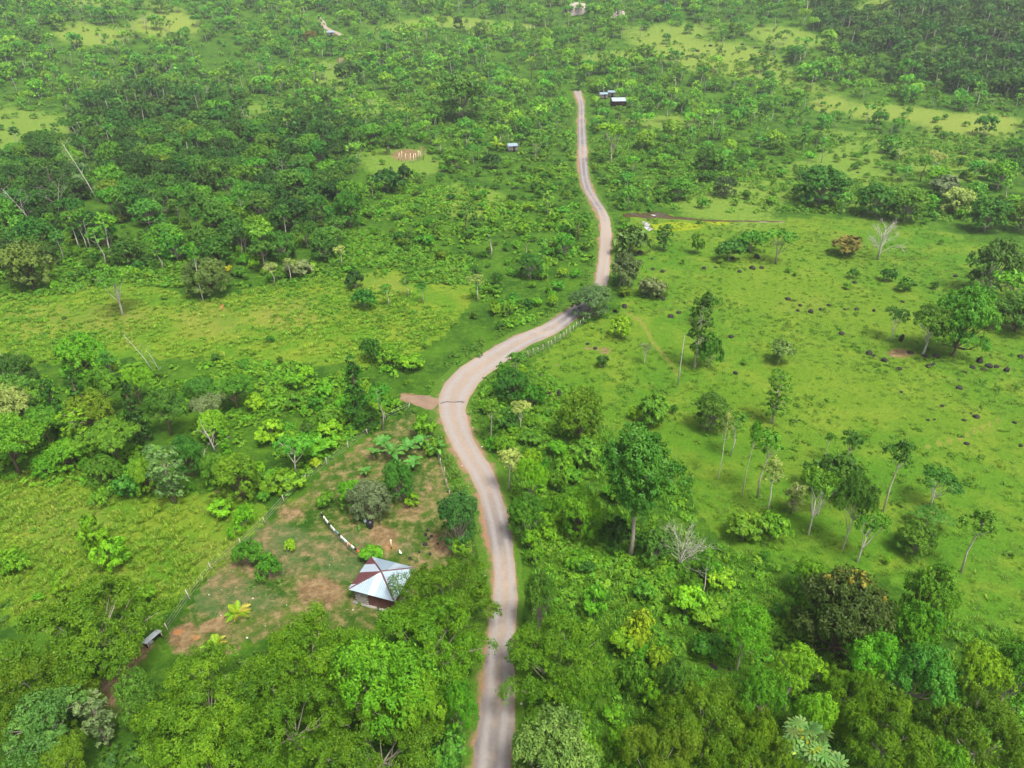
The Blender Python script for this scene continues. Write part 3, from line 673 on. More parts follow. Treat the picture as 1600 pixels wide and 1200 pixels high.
hero('bushy',1384,881,13,14,'lime','tiny lime sapling below the glossy round tree')
hero('poplar',1084,577,36,122,'dark','tall vine-clad tree with tufted top on the pasture','pale',seed=0)
hero('umbrella',1104,510,42,52,'mid','leafy tuft-crowned tree behind the tall vine-clad tree','grey',seed=0)
hero('shrub',1106,575,44,60,'dark','shady shrub at the foot of the tall vine-clad tree')
hero('bushy',1022,662,58,50,'mid','faint mid-green shrub on open pasture beside a lime sapling')
hero('bushy',990,655,22,24,'lime','lime sapling on open pasture')
hero('shrub',1052,646,14,16,'dark','tiny dark shrub on open pasture beside the faint shrub')
hero('bushy',1218,566,42,38,(.075,.12,.035),'dull grey-green shrub standing alone on the pasture')
hero('umbrella',1007,569,24,34,'grey','small whitish twiggy tree by the foot path','white',seed=1)
hero('round',922,494,68,52,(.06,.10,.045),'dark greyish tree hiding part of the road','grey',seed=1)
hero('shrub',974,448,62,58,(.055,.09,.035),'dark tree with pale fallen limb beside the road','grey',seed=0,name='broadleaf_tree',cat='tree')
hero('shrub',984,394,66,48,(.05,.11,.03),'broad dark tree with bright patch near the stream','grey',seed=2,name='broadleaf_tree',cat='tree')
hero('bushy',978,384,36,36,'bright','vivid green leafy patch in front of the broad dark tree')
hero('poplar',1036,392,28,44,'dark','small dark tree right below the stream','grey',seed=0)
hero('bushy',1088,397,24,36,'mid','small upright shrub beside the stream meadow')
hero('shrub',1138,408,48,36,'dark','dark shrub clump over black rocks in the upper pasture')
hero('umbrella',1212,412,62,56,'mid','leafy tree cluster at the upper pasture edge','grey',seed=1)
hero('shrub',1172,392,50,34,'mid','mid-green shrub between the dark clump and the leafy cluster')
hero('bushy',1017,464,46,36,(.09,.11,.06),'grey twiggy shrub among stones by the road')
hero('bushy',968,528,34,38,'lime','lime shrub beside the foot path')
hero('bushy',940,575,20,22,'dark','dark shrub on a grey stony patch')
hero('umbrella',1392,533,46,54,'dark','small dark flat tree over black boulders','pale',seed=1)
hero('open',1442,553,74,84,'mid','forked white-limbed tree over black boulders','white',seed=2)
hero('round',1488,556,84,116,'mid','big leafy tree right behind the forked white-limbed tree','brown',seed=2)
hero('round',1585,518,78,66,'dark','dense dark shrubby tree at the pasture edge','brown',seed=1)
hero('umbrella',1568,488,74,72,'bright','bright flat-crowned tree over the dense dark shrubby tree','pale',seed=2)
hero('round',1540,460,74,88,(.05,.10,.022),'dark brownish tree with white limbs near the pasture corner','white',seed=0)
hero('round',1537,362,58,56,'dark','dark layered tree above the pasture corner','grey',seed=2)
hero('round',1592,362,50,52,'olive','olive tree beside the dark layered tree','grey',seed=0)
hero('round',1412,347,62,54,'mid','rounded tree overlooking the leafless grey tree','grey',seed=1)
hero('round',1366,338,66,54,'dark','dark tree joined to the rounded one overlooking the pasture','grey',seed=0)
hero('bushy',1475,310,48,38,(.085,.115,.075),'grey-leaved shrub on the stony bank')
hero('round',1280,320,80,62,'dark','dark tree mass above the stream meadow','grey',seed=2)
hero('round',1132,307,38,32,(.035,.075,.035),'dark bluish round shrub-like tree amid bushes','grey',seed=1)
hero('open',1455,275,34,40,'pale','pale whitish tree on the scrubby bank','white',seed=1)
hero('bushy',1322,400,50,34,'rust','reddish thin shrub near the leafless grey tree')
hero('shrub',1385,440,26,22,'dark','small dark shrub amid upper pasture rocks')
hero('shrub',1415,455,34,24,'mid','low mid-green shrub amid upper pasture rocks')
hero('shrub',1332,435,20,18,'dark','tiny dark shrub below the leafless grey tree')
# far middle
hero('round',723,188,82,72,(.062,.14,.020),'huge domed tree standing above the far woods','grey',seed=0,lod='M')
hero('shrub',606,300,62,40,'deep','dark oval thicket in a light green clearing')
hero('shrub',632,286,26,30,'deep','dark small clump joined to the dark oval thicket')
hero('round',547,356,42,58,'dark','dark tree at the rim of the large forest','brown',seed=1)
hero('round',456,360,62,56,'deep','very dark low tree at the forest edge','brown',seed=2)
hero('umbrella',955,256,50,62,'lime','flat-topped lime tree beside the far road','pale',seed=1)
hero('shrub',768,263,34,24,'deep','dark shrub at the top of the light green clearing')
hero('round',546,132,44,36,'deep','dark round tree in a far clearing','brown',seed=0)
hero('poplar',584,124,24,40,'bright','bright upright tree beside the dark round far tree','pale',seed=1)
hero('round',716,50,16,22,'deep','dark upright tree alone on a far yellow field','brown',seed=2)
hero('round',487,70,22,20,'rust','reddish-brown tree in the far woods','brown',seed=1)
hero('poplar',904,142,16,28,'deep','dark bluish tree at the end of the far road','brown',seed=0)
# the left
hero('round',52,450,76,74,(.080,.120,.028),'big brownish-olive round tree at the forest edge','brown',seed=1)
hero('round',330,462,76,66,(.055,.105,.03),'broad dark tree behind the tall white pole-like trunk','brown',seed=0)
hero('bushy',347,432,34,24,'gold','yellow-leaved shrub on the side of the broad dark tree')
hero('umbrella',192,492,68,78,'mid','thick grey-trunked tree with flat crown in the left field','white',seed=0)
hero('slender',318,471,22,92,'mid','tall white pole-like trunk with tiny crown','white',seed=0)
for (x, y, w_, h_, c_, lb) in [(126,393,30,62,'mid','slender tree with white trunk, first in the forest-edge row'),(137,392,26,56,'dark','slender white-trunked tree, paired with its neighbour at the forest edge'),
      (143,391,30,66,'mid','taller of the paired white-trunked trees at the forest edge'),(166,420,32,68,'mid','white-trunked tree with curved foot at the forest edge'),(178,407,34,74,'bright','tall white-trunked tree ending the forest-edge row'),
      (101,410,28,52,'dark','white-trunked tree above the brownish-olive round tree'),(37,385,28,48,'mid','short white-trunked tree near the frame edge'),(12,384,26,42,'dark','dark white-trunked tree at the frame edge'),
      (254,424,28,44,'mid','slim tree with bent white stem behind the left field')]:
    hero('slender',x,y,w_,h_,c_,lb,'white',group='white-trunked trees along the forest edge')
for (x, y, w_, h_, lb) in [(428,446,26,38,'thin pale tree at the forest corner, nearest the field'),(455,441,26,40,'thin pale tree at the forest corner, beside a grey bush'),(536,420,24,38,'thin pale tree at the forest corner, beyond the other two')]:
    hero('slender',x,y,w_,h_,'pale',lb,'white',group='thin pale trees at the forest corner')
hero('bushy',470,432,44,28,'grey','greyish soft bush at the forest corner')
hero('shrub',556,452,34,32,'deep','dark shrub in the tall grass, farther of a pair')
hero('shrub',570,484,38,36,'dark','dark shrub in the tall grass, nearer of a pair')
hero('slender',747,472,36,46,'pale','multi-stemmed white thin tree in the tall grass','white')
hero('slender',637,464,24,34,'mid','small thin tree in the tall grass','white')
hero('slender',608,480,24,38,'mid','small thin tree near the dark shrub pair','white')
hero('slender',767,405,36,52,'mid','pale-stemmed tree at the end of the bushes','white')
hero('slender',662,474,26,34,'dark','dark thin tree in the tall grass','pale')
hero('shrub',582,566,36,40,'dark','dark shrub behind the vine-draped column tree')
hero('bushy',608,568,40,34,'bright','bright shrub near the vine-draped column tree')
hero('bushy',645,578,40,28,'lime','lime shrub close to the diagonal road')
hero('column',562,664,44,112,'dark','dark vine-draped column tree beside the yard','brown',seed=1)
hero('slender',598,672,44,76,'mid','leggy tree beside the dark vine-draped column tree','pale',seed=1)
hero('round',575,672,40,42,'dark','dark bush-like tree under the vine-draped column tree','brown',seed=0)
# left woodland
hero('open',32,740,112,104,'bright','broad bright tree with yellow sprays at the frame edge','brown',seed=0)
hero('open',84,700,76,76,'mid','leafy tree behind the broad bright tree','brown',seed=1)
hero('round',78,742,46,40,'bright','small bright tree in front of the left woodland','brown',seed=0)
hero('column',106,690,34,104,'dark','dark draped tree in the left woodland, nearer the frame edge','brown',seed=0)
hero('column',140,672,30,98,'dark','dark draped tree in the left woodland, middle of three','brown',seed=2)
hero('column',222,690,34,112,'deep','darkest draped tree in the left woodland','brown',seed=1)
hero('open',172,650,64,84,'mid','tall mid-green crown at the back of the left woodland','brown',seed=2)
hero('open',222,635,56,70,'bright','bright crown at the back of the left woodland','brown',seed=0)
hero('open',186,722,98,72,'mid','broad domed crown in the middle of the left woodland','brown',seed=1)
hero('round',112,735,60,56,'bright','bright crown beside the broad domed crown','brown',seed=2)
hero('round',166,758,54,52,'mid','rounded mid-green bush-tree at the front of the woodland','brown',seed=0)
hero('hedge',165,782,66,30,'mid','low sprawling bush at the woodland front')
hero('bushy',206,778,46,46,'blue','bluish shrub at the woodland front')
hero('round',238,772,44,62,'bright','bright rounded tree at the woodland front','brown',seed=2)
hero('poplar',275,786,56,98,(.085,.16,.06),'tall pale-green tree at the woodland front','grey',seed=0)
hero('round',302,745,50,70,'dark','dark crown behind the tall pale-green tree','brown',seed=1)
hero('open',268,680,70,80,'dark','dark green crown with vines in the left woodland','brown',seed=2)
hero('open',332,668,66,60,'grey','greyish crown above the white dead branches','white',seed=1)
hero('column',356,712,18,50,'bright','small bright vine-covered post-like tree by the white dead branches','brown',seed=1)
hero('round',345,758,48,56,'mid','mid-green tree at the woodland end','brown',seed=0)
hero('round',382,778,66,74,'bright','bright full tree at the woodland end beside the yard fence','brown',seed=1)
hero('open',372,640,66,62,'mid','mid-green crown at the woodland back near the weeds','brown',seed=0)
hero('umbrella',462,738,66,62,'mid','flat tree with white stem by the yard fence','white',seed=1)
hero('bushy',500,712,60,40,'bright','bright bush along the yard fence, beyond the flat tree')
hero('bushy',440,765,56,36,'bright','bright bush along the yard fence, nearest the dry corner')
hero('bushy',425,690,50,40,'lime','lime bush in the weeds behind the flat tree')
# front left
hero('bushy',158,868,46,68,'lime','small lime tree, taller of a leaning pair',cat='tree',name='broadleaf_tree')
hero('bushy',184,886,52,56,'lime','small lime tree, lower of a leaning pair',cat='tree',name='broadleaf_tree')
hero('bushy',346,808,38,30,'lime','rounded lime shrub outside the yard')
hero('hedge',381,824,66,40,'lime','long lime shrub outside the yard')
hero('shrub',392,882,48,46,'mid','dark-green shrub on the lawn, farther of a pair')
hero('shrub',422,902,44,46,'mid','dark-green shrub on the lawn, nearer of a pair')
hero('bushy',455,860,18,20,'lime','tiny lime shrub on the lawn')
hero('bushy',230,942,36,32,'lime','lime shrub by the corner of the field')
hero('bushy',100,932,30,34,'lime','lime tuft on the rim of the feathery tree at the frame side')
hero('hedge',25,890,80,40,'bright','low bright thicket at the field edge')
# yard
hero('round',582,806,70,62,(.095,.135,.085),'grey-green rounded tree shading the black barrel','grey',seed=0)
hero('round',552,794,44,48,'bright','bright green half-crown against the grey-green rounded tree','grey',seed=1)
hero('round',626,782,50,66,'dark','dark tree behind the grey-green rounded tree','grey',seed=2)
hero('bushy',645,790,26,24,'lime','small lime shrub beside the grey-green rounded tree')
hero('round',718,858,62,92,(.04,.11,.03),'dark tree between yard and road','grey',seed=1)
hero('bushy',722,868,34,30,'bright','bright shrub at the foot of the dark yard-side tree')
hero('bushy',664,684,36,40,'bright','bright bush at the top of the yard by the bend')
hero('bushy',676,710,30,30,'mid','mid-green bush in the banana patch by the road')
hero('bushy',580,876,40,26,'bright','bright low shrub against the roof corner')
hero('bushy',510,790,30,26,'mid','scrubby shrub in the dry corner of the yard')
# trees below the house
heroc('feather',692,930,172,9,'feather','feathery tree leaning over the house roof','grey',seed=2)
heroc('feather',660,1005,205,9.5,'feather','wide feathery tree between house and road','grey',seed=0)
heroc('open',596,1052,172,12.5,(.080,.205,.012),'big bright tree with cauliflower crown below the house','grey',seed=0,k=.8)
heroc('open',655,1115,88,11,(.080,.205,.012),'bright tree beside the big cauliflower-crowned tree','grey',seed=1)
heroc('open',718,1110,62,9.5,(.070,.185,.012),'bright small tree hugging the road at the bottom','grey',seed=2)
heroc('feather',480,1032,175,8.5,'feather','feathery tree below the two palms','grey',seed=1)
heroc('feather',322,1095,225,8.5,(.060,.134,.006),'broad feathery tree below the grey coop','grey',seed=2)
heroc('feather',450,1120,220,10,'feather','broad feathery tree next to the big cauliflower-crowned tree','grey',seed=0)
heroc('feather',590,1165,210,9,(.042,.100,.006),'dark feathery tree along the bottom edge under the big bright tree','grey',seed=1)
heroc('feather',330,1190,210,8.5,(.070,.145,.008),'feathery tree along the bottom edge, palest of its neighbours','grey',seed=0)
heroc('feather',130,985,230,10,(.054,.120,.006),'huge feathery tree beside the gully','grey',seed=0)
heroc('feather',60,1075,190,9,'feather','feathery tree at the frame edge, below the huge one','grey',seed=2)
heroc('open',70,1135,130,9,(.065,.15,.035),'open mid-green tree with pale limbs in the bottom corner','white',seed=2)
heroc('poplar',150,1120,50,7,'grey','greyish drooping tree beside the gully','grey',seed=1)
heroc('open',105,1190,80,7,'olive','olive tree with orange tips on the bottom edge','grey',seed=1)
heroc('bushy',700,1172,66,5,'blue','bluish feathery shrub by the road at the bottom edge',k=.5)
heroc('round',212,1088,70,8,(.05,.13,.02),'dark green tree at the far rim of the broad feathery tree','grey',seed=0)

# ---------- leafless trees
def bare(px, py, wpx, hpx, label, seed, lean=0.0, nb=9, name='bare_tree', cat='tree', spread=1.0, base=.2, depth=3, thick=1.0, group=None):
    g, D, Ht = at_base(px, py, wpx, hpx); rng = np.random.default_rng(seed); r0 = max(.05, Ht*.016)*thick
    e = obj(name, None, None, g)
    lx = lean*Ht; nodes = [np.array([0,0,-.3]), np.array([lx*.25,0,Ht*.3]), np.array([lx*.6,.1,Ht*.62]), np.array([lx,0,Ht*.97])]
    mb = MB(); mb.tube(nodes, [r0*1.25, r0, r0*.75, r0*.3], 7)
    obj('trunk', mb.mesh('bare_trunk', [DEAD_WOOD], True), e)
    bb = MB(); cnt = 0
    for i in range(nb):
        t = base+(1-base)*(i+.5)/nb; s = nodes[0]+(nodes[3]-nodes[0])*t
        k = t*3; j = min(2, int(k)); s = nodes[j]+(nodes[j+1]-nodes[j])*(k-j)
        a = i*2.4+rng.normal()*.5; ln = D*.5*spread*(1.1-.5*t)*(.7+.5*rng.random())
        d = np.array([math.cos(a), math.sin(a), .45+.7*t]); d /= np.linalg.norm(d); tip = s+d*ln; r = r0*.42*(1.1-.5*t)
        mid = (s+tip)/2+rng.normal(size=3)*ln*.08; bb.tube([s, mid, tip], [r, r*.7, r*.3], 4, False)
        for q in range(depth*2):
            u = .35+.6*rng.random(); s2 = s+(tip-s)*u; d2 = unit(d+rng.normal(size=3)*.6); t2 = s2+d2*ln*.45*(1.1-u*.5); bb.tube([s2, (s2+t2)/2+rng.normal(size=3)*.05, t2], [r*.5, r*.35, r*.12], 3, False)
            for _ in range(2):
                u2 = .3+.6*rng.random(); s3 = s2+(t2-s2)*u2; t3 = s3+unit(d2+rng.normal(size=3)*.7)*ln*.2; bb.tube([s3, t3], [r*.3, r*.1], 3, False)
    obj('branches', bb.mesh('bare_branches', [DEAD_WOOD], True), e)
    tag(e, label, cat, group); q = PX(g[0], g[1], g[2]+Ht*.5)
    THINGS.append(dict(o=e, px=float(q[0]), py=float(q[1]), w=wpx, kind='bare', color='white', label=label, D=D, xyz=g, name=name))
bare(1371,406,56,58,'leafless grey tree standing alone in the upper pasture',5,0,16,spread=1.25,depth=4,thick=1.6)
bare(1062,884,80,52,'grey dead bush of radiating twigs below the tall tree',6,0,26,'dead_bush','bush',1.35,.02,4,1.1)
bare(1059,602,10,80,'single bare white pole tree by the foot path',7,0,5,spread=.5,depth=1,thick=.55)
WB = 'bare white trees in the big forest'
for i, (x, y, w_, h_, le, lb) in enumerate([(153,315,48,92,-.30,'tall bare white tree leaning out of the big forest'),(92,337,58,58,.32,'bare white tree with fanned limbs at the big forest edge'),(53,352,54,62,-.5,'bare white tree leaning towards the frame edge'),
      (47,320,10,36,.05,'short bare white pole near the frame edge'),(80,288,16,28,.05,'short bare white tree behind the fanned one'),(183,318,12,26,0,'thin bare stem in the dark forest'),(443,296,34,48,.1,'bare white forked tree in the middle of the big forest'),
      (133,238,24,42,-.2,'bare white tree at the corner of the light green field'),(260,178,12,22,-.2,'tiny bare stem high in the far woods'),(365,160,16,24,-.1,'small bare forked tree in the far woods')]):
    bare(x, y, w_, h_, lb, 20+i, le, 9, spread=1.2, depth=2, thick=.5, group=WB)
for i, (x, y, w_, h_, le, lb) in enumerate([(240,580,22,62,-.45,'leaning dead white trunk in the left field, longer one'),(252,585,24,46,-.25,'leaning dead forked trunk beside the longer one'),(60,594,20,46,-.4,'dead forked trunk behind the left woodland'),
      (55,640,34,52,-.7,'long dead trunk lying against the left woodland'),(8,568,10,32,-.1,'dead stub trunk at the frame edge')]):
    bare(x, y, w_, h_, lb, 40+i, le, 7, spread=1.3, depth=2, thick=.5, group='dead leaning trunks')
bare(337,706,46,44,'white dead branches showing under the greyish crown',50,-.2,10,name='dead_branch',cat='dead tree',spread=1.2,depth=1,thick=1.6)
bare(318,720,26,24,'broken white dead limb at the woodland edge',51,.3,5,name='dead_branch',cat='dead tree',spread=1.2,depth=1,thick=1.5)
bare(966,448,26,26,'pale fallen limb against the dark roadside tree',52,.5,4,name='dead_branch',cat='dead tree',spread=.9,depth=1,thick=1.6)

# ---------- palms, bananas, the big-leaved plant
def frond_mesh(name, Lf, W, n=16, droop=.55, banana=False, split=False):
    V, F, T = [], [], []
    xs = np.linspace(0, 1, n)
    path = np.stack([Lf*xs*(1-.18*xs), np.zeros(n), Lf*(.55*xs-droop*1.25*xs**2)], 1)
    if banana:
        wd = W*np.sin(np.pi*np.clip(xs*.92+.06, 0, 1))**.6
        for i in range(n):
            V += [path[i]+[0, -wd[i], .12*Lf*abs(wd[i])-.02], path[i], path[i]+[0, wd[i], .12*Lf*abs(wd[i])-.02]]; T += [.3+.3*(i % 2)]*3
        for i in range(n-1):
            a = 3*i; F += [(a, a+1, a+4, a+3), (a+1, a+2, a+5, a+4)]
    else:
        for i in range(1, n):
            for s in (-1, 1):
                ln = W*math.sin(math.pi*(.12+.84*xs[i]))**.7; p = path[i]; q = p+np.array([ln*.45, s*ln, -ln*.35]); b_ = np.array([Lf/n*.62, 0, 0]); k = len(V)
                V += [p-b_*.7, p+b_*.7, q+b_*.25, q-b_*.25]; F.append((k, k+1, k+2, k+3)); T += [.35+.5*((i*7+s) % 3)/3]*4
        for i in range(n-1):
            k = len(V); r = .035*(1-xs[i]*.8); V += [path[i]+[0,-r,.01], path[i]+[0,r,.01], path[i+1]+[0,r*.8,.01], path[i+1]+[0,-r*.8,.01]]; F.append((k, k+1, k+2, k+3)); T += [.9]*4
    return mkmesh(name, np.array(V), [np.array(F)], [LEAF], attrs=dict(tint=np.array(T)))
FROND = frond_mesh('frond', 2.6, .62, 20, .62); FROND2 = frond_mesh('frond_upright', 2.7, .60, 20, .28)
def palm(px, py, wpx, label, seed, far=False, h=.5, name='palm_tree'):
    g, dep = G(px, py); s = wpx*dep/FPX/4.6; rng = np.random.default_rng(seed)
    e = obj(name, None, None, g, rng.random()*6, (s, s, s)); mb = MB(); mb.tube([[0,0,-.3],[.05,0,h*.5],[0,0,h]], [.17,.14,.12], 7); obj('trunk', mb.mesh('palm_trunk', [BARK], True), e, color=BARKC['brown'])
    nf = 13
    for i in range(nf):
        up = i < 4; o = obj('frond', FROND2 if up else FROND, e, (0,0,h), 0, color=col_jit((.13,.235,.014) if up or rng.random() < .7 else (.22,.22,.05), rng, .1))
        o.rotation_euler = (rng.normal()*.15, -(.75 if up else .12+.35*rng.random()), i*2.4+rng.normal()*.15); k = .8+.25*rng.random(); o.scale = (k, k, k)
    tag(e, label, 'palm'); q = PX(g[0], g[1], g[2]+1); THINGS.append(dict(o=e, px=float(q[0]), py=float(q[1]), w=wpx, kind='palm', color='lime', label=label, D=wpx*dep/FPX, xyz=g, name=name))
palm(372,962,46,'young yellow-green palm on the bare lawn, farther from the grey coop',1)
palm(338,1012,44,'young yellow-green palm half hidden by feathery trees, nearer the grey coop',2)
palm(830,124,20,'far palm with drooping fronds beyond the road end',3,h=6)
palm(776,235,26,'young palm in the far thicket',4,h=1.5); palm(830,195,18,'small palm beside the far road thicket',5,h=3)
BAN = frond_mesh('banana_leaf', 2.3, .36, 9, .5, banana=True)
for i, (x, y, w_, lb) in enumerate([(614,722,40,'banana plant at the top of the yard, middle of the patch'),(600,708,36,'banana plant at the back of the patch, by the slope'),(640,716,40,'banana plant at the back of the patch, towards the road'),(662,702,34,'banana plant beside the road bend'),
      (683,712,32,'banana plant closest to the road'),(620,748,38,'banana plant just behind the dark yard tree'),(585,720,30,'banana plant on the slope side of the patch'),(655,680,28,'banana plant under the bright bush by the bend'),(648,735,34,'banana plant below the patch by the dry lane'),(572,745,24,'lone banana plant with one yellow leaf')]):
    g, dep = G(x, y); s = w_*dep/FPX/3.6; rng = np.random.default_rng(60+i); e = obj('banana_plant', None, None, g, rng.random()*6, (s, s, s))
    mb = MB(); mb.tube([[0,0,-.2],[0,0,.8],[.03,0,1.5]], [.16,.13,.09], 7); obj('stem', mb.mesh('banana_stem', [BARK], True), e, color=(.16,.20,.06))
    for k in range(9):
        o = obj('leaf', BAN, e, (0,0,1.4), 0, color=col_jit((.055,.155,.035) if not (i == 9 and k == 0) else (.5,.42,.03), rng, .12)); o.rotation_euler = (rng.normal()*.2, -(.1+.8*rng.random()), k*2.4+rng.normal()*.2)
    tag(e, lb, 'banana plant', 'banana plants at the top of the yard'); q = PX(g[0], g[1], g[2]+1.2); THINGS.append(dict(o=e, px=float(q[0]), py=float(q[1]), w=w_, kind='banana', color='mid', label=lb, D=2, xyz=g, name='banana_plant'))
def star_leaf():
    V, F, T = [[0,0,0]], [], [.5]; nl = 9
    for i in range(nl):
        a = 2*math.pi*i/nl; c, s = math.cos(a), math.sin(a); c2, s2 = -s, c; k = len(V)
        V += [[.45*c+.11*c2, .45*s+.11*s2, .02], [.62*c, .62*s, -.14], [.45*c-.11*c2, .45*s-.11*s2, .02]]; F.append((0, k+2, k+1, k)); T += [.4, .6, .4]
    return mkmesh('lobed_leaf', np.array(V), [np.array(F)], [LEAF], attrs=dict(tint=np.array(T)))
STAR = star_leaf()
def bigleaf(cx, cy, wpx, Ht, label, seed):
    p_, dep = G(cx, cy, Ht*.8); g = np.array([p_[0], p_[1], H(p_[0], p_[1])]); R = wpx*dep/FPX/2; rng = np.random.default_rng(seed)
    e = obj('big_leaved_tree', None, None, g); mb = MB(); tips = []
    for i in range(7):
        a = i*2.4; r = R*.75*math.sqrt((i+.3)/7); tips.append(np.array([r*math.cos(a), r*math.sin(a), Ht*(.95-.12*rng.random())-.1*r]))
    mb.tube([[0,0,-.3],[.1,0,Ht*.4],[0,0,Ht*.7]], [.14,.12,.09], 7)
    for t in tips: mb.tube([[0,0,Ht*.6], np.array([t[0]*.5, t[1]*.5, Ht*.72]), t], [.07,.055,.035], 5)
    obj('trunk', mb.mesh('big_leaved_trunk', [BARK], True), e, color=BARKC['white'])
    for t in tips:
        for k in range(9):
            d = unit(rng.normal(size=3)*[1,1,.45]+[0,0,.15]); o = obj('leaf', STAR, e, t+d*(.35+.5*rng.random()), 0, color=col_jit((.085,.165,.060) if rng.random() < .88 else (.19,.22,.03), rng, .15))
            o.rotation_euler = (rng.normal()*.4, rng.normal()*.4, rng.random()*6); s = .95+.5*rng.random(); o.scale = (s, s, s)
    tag(e, label, 'tree'); q = PX(g[0], g[1], g[2]+Ht*.7); THINGS.append(dict(o=e, px=float(q[0]), py=float(q[1]), w=wpx, kind='open', color='pale', label=label, D=2*R, xyz=g, name='big_leaved_tree'))
bigleaf(1265,1170,96,7.5,'pale plant with big lobed leaves at the bottom edge',9)
# yellow new leaves in the crown of the brown-tinged tree: sprays of their own colour
def gold_sprays(owner_label, dirs, col, n=60):
    t = [q for q in THINGS if q['label'] == owner_label][0]; e = t['o']; rng = np.random.default_rng(4)
    top = np.percentile([c for c in [1]], 50); pr = [[3.6*x, 3.6*y, z, .75, .75, .6] for (x, y, z) in dirs]
    inv = Matrix.Rotation(-e.rotation_euler.z, 4, 'Z'); pr = [[*(inv@Vector(p[:3])), *p[3:]] for p in pr]
    V, F, tt = spray(pr, 4, n, .24, .6, rng, .5); o = obj('crown', mkmesh('crown_new_leaves', V, [F], [LEAF], attrs=dict(tint=tt)), e, color=col); o['label'] = 'sprays of yellow leaves in the crown'
gold_sprays('large dark brown-green tree tipped with yellow leaves', [(-.1,.7,8.1),(.45,.75,7.7),(.2,.3,8.9),(.95,.3,6.6),(-.6,.65,7.4),(.75,.6,7.2),(0,.95,7.2)], (.25,.25,.03), 22)
gold_sprays('broad bright tree with yellow sprays at the frame edge', [(.3,-.6,8.4),(-.4,-.5,8.6),(.9,.2,8.2)], (.26,.26,.02), 14)
# ------------------------------------------------------------------ house: square, hip roof of zinc and maroon sheets
EAVE = 2.45
cor = [G(580,870,EAVE)[0], G(645,887,EAVE)[0], G(617,938,EAVE)[0], G(545,920,EAVE)[0]]     # back, right, front, left corners of the roof
cor = [np.array([c[0], c[1]]) for c in cor]; ctr = sum(cor)/4
g0 = float(min(H(c[0], c[1]) for c in cor))
u_ = ((cor[1]-cor[0])+(cor[2]-cor[3])); Lx = np.linalg.norm(u_)/2; u_ /= np.linalg.norm(u_); v_ = np.array([-u_[1], u_[0]])
Ly = (np.linalg.norm(cor[0]-cor[3])+np.linalg.norm(cor[1]-cor[2]))/2
HRZ = math.atan2(u_[1], u_[0])
house = obj('house', None, None, (ctr[0], ctr[1], g0), HRZ)
tag(house, 'small square house with pyramid roof of zinc and maroon sheets', 'house')
hx, hy = Lx/2, Ly/2; APEX = EAVE+1.08; ap = np.array([0, 0, APEX])
# local corners: A back-left... in the house frame +x runs back->right, +y is away from the viewer
C4 = dict(b=np.array([-hx, hy, EAVE]), r=np.array([hx, hy, EAVE]), f=np.array([hx, -hy, EAVE]), l=np.array([-hx, -hy, EAVE]))
def roof_sheets(p, q, n, mats, skip=.0, waves=4):
    e = q-p; Le = np.linalg.norm(e); e = e/Le; mid = (p+q)/2; up = ap-mid; hgt = np.linalg.norm(up); upn = up/hgt; nrm = np.cross(e, upn); nrm = nrm if nrm[2] > 0 else -nrm
    ed = np.linspace(0, Le, n+1)
    for i in range(n):
        m = waves*4; xs = np.linspace(ed[i]-(.03 if i else 0), ed[i+1], m+1); V = []
        for k, x in enumerate(xs):
            hmax = hgt*min(x, Le-x)/(Le/2); z = .022*math.sin(k*math.pi/2)+.012*(i % 2)
            V += [p+e*x-upn*.12+nrm*(z), p+e*x+upn*max(hmax, 0)+nrm*(z)]
        V = np.array(V); F = [(2*k, 2*k+2, 2*k+3, 2*k+1) for k in range(m)]
        me = mkmesh('roof_sheet', V, [np.array(F)], [mats[i % len(mats)]]); 
        if me.polygons[m//2].normal.z < 0: me.flip_normals()
        o = obj('roof_sheet', me, house)
        if mats[i % len(mats)] is RED: o['label'] = 'maroon roof sheet'
roof_sheets(C4['b'], C4['l'], 8, [RED, RED, ZINC2, ZINC2, RED, RED, RED, ZINC2])
roof_sheets(C4['l'], C4['f'], 7, [ZINC, ZINC, ZINC, ZINC2, ZINC, ZINC, ZINC])
roof_sheets(C4['f'], C4['r'], 7, [ZINC])
roof_sheets(C4['r'], C4['b'], 7, [ZINC, ZINC, ZINC2, ZINC])
for k in 'brfl':
    c = C4[k]; d = ap-c; mb = MB(); s = np.cross(d/np.linalg.norm(d), [0,0,1.0]); s = s/np.linalg.norm(s)*.10
    n = np.cross(s, d); n = n/np.linalg.norm(n); n = n if n[2] > 0 else -n
    V = [c+s-n*.02+[0,0,.03], c+n*.075+[0,0,.03], c-s-n*.02+[0,0,.03], ap+s-n*.02+[0,0,.03], ap+n*.075+[0,0,.03], ap-s-n*.02+[0,0,.03]]
    mb.add(V, [(0,3,4,1), (1,4,5,2)]); obj('ridge_cap', mb.mesh('ridge_cap', [RED]), house)
ov = .35; wx, wy = hx-ov, hy-ov
def corr_wall(a, b_, z0, z1, m, name='wall', label=None, waves=None):
    a = np.array([*a, 0.]); b_ = np.array([*b_, 0.]); d = b_-a; Ld = np.linalg.norm(d); d /= Ld; n = np.array([d[1], -d[0], 0]); k = int(Ld/.09); V = []
    for i in range(k+1):
        off = n*(.018*math.sin(i*math.pi/2)); x = a+d*Ld*i/k+off; V += [x+[0,0,z0], x+[0,0,z1]]
    o = obj(name, mkmesh(name, np.array(V), [np.array([(2*i, 2*i+2, 2*i+3, 2*i+1) for i in range(k)])], [m]), house)
    if label: o['label'] = label
    return o
mb = MB(); mb.box((0, 0, .02), (2*wx+.5, 2*wy+.5, .28)); obj('foundation', mb.mesh('foundation', [CEMENT]), house)
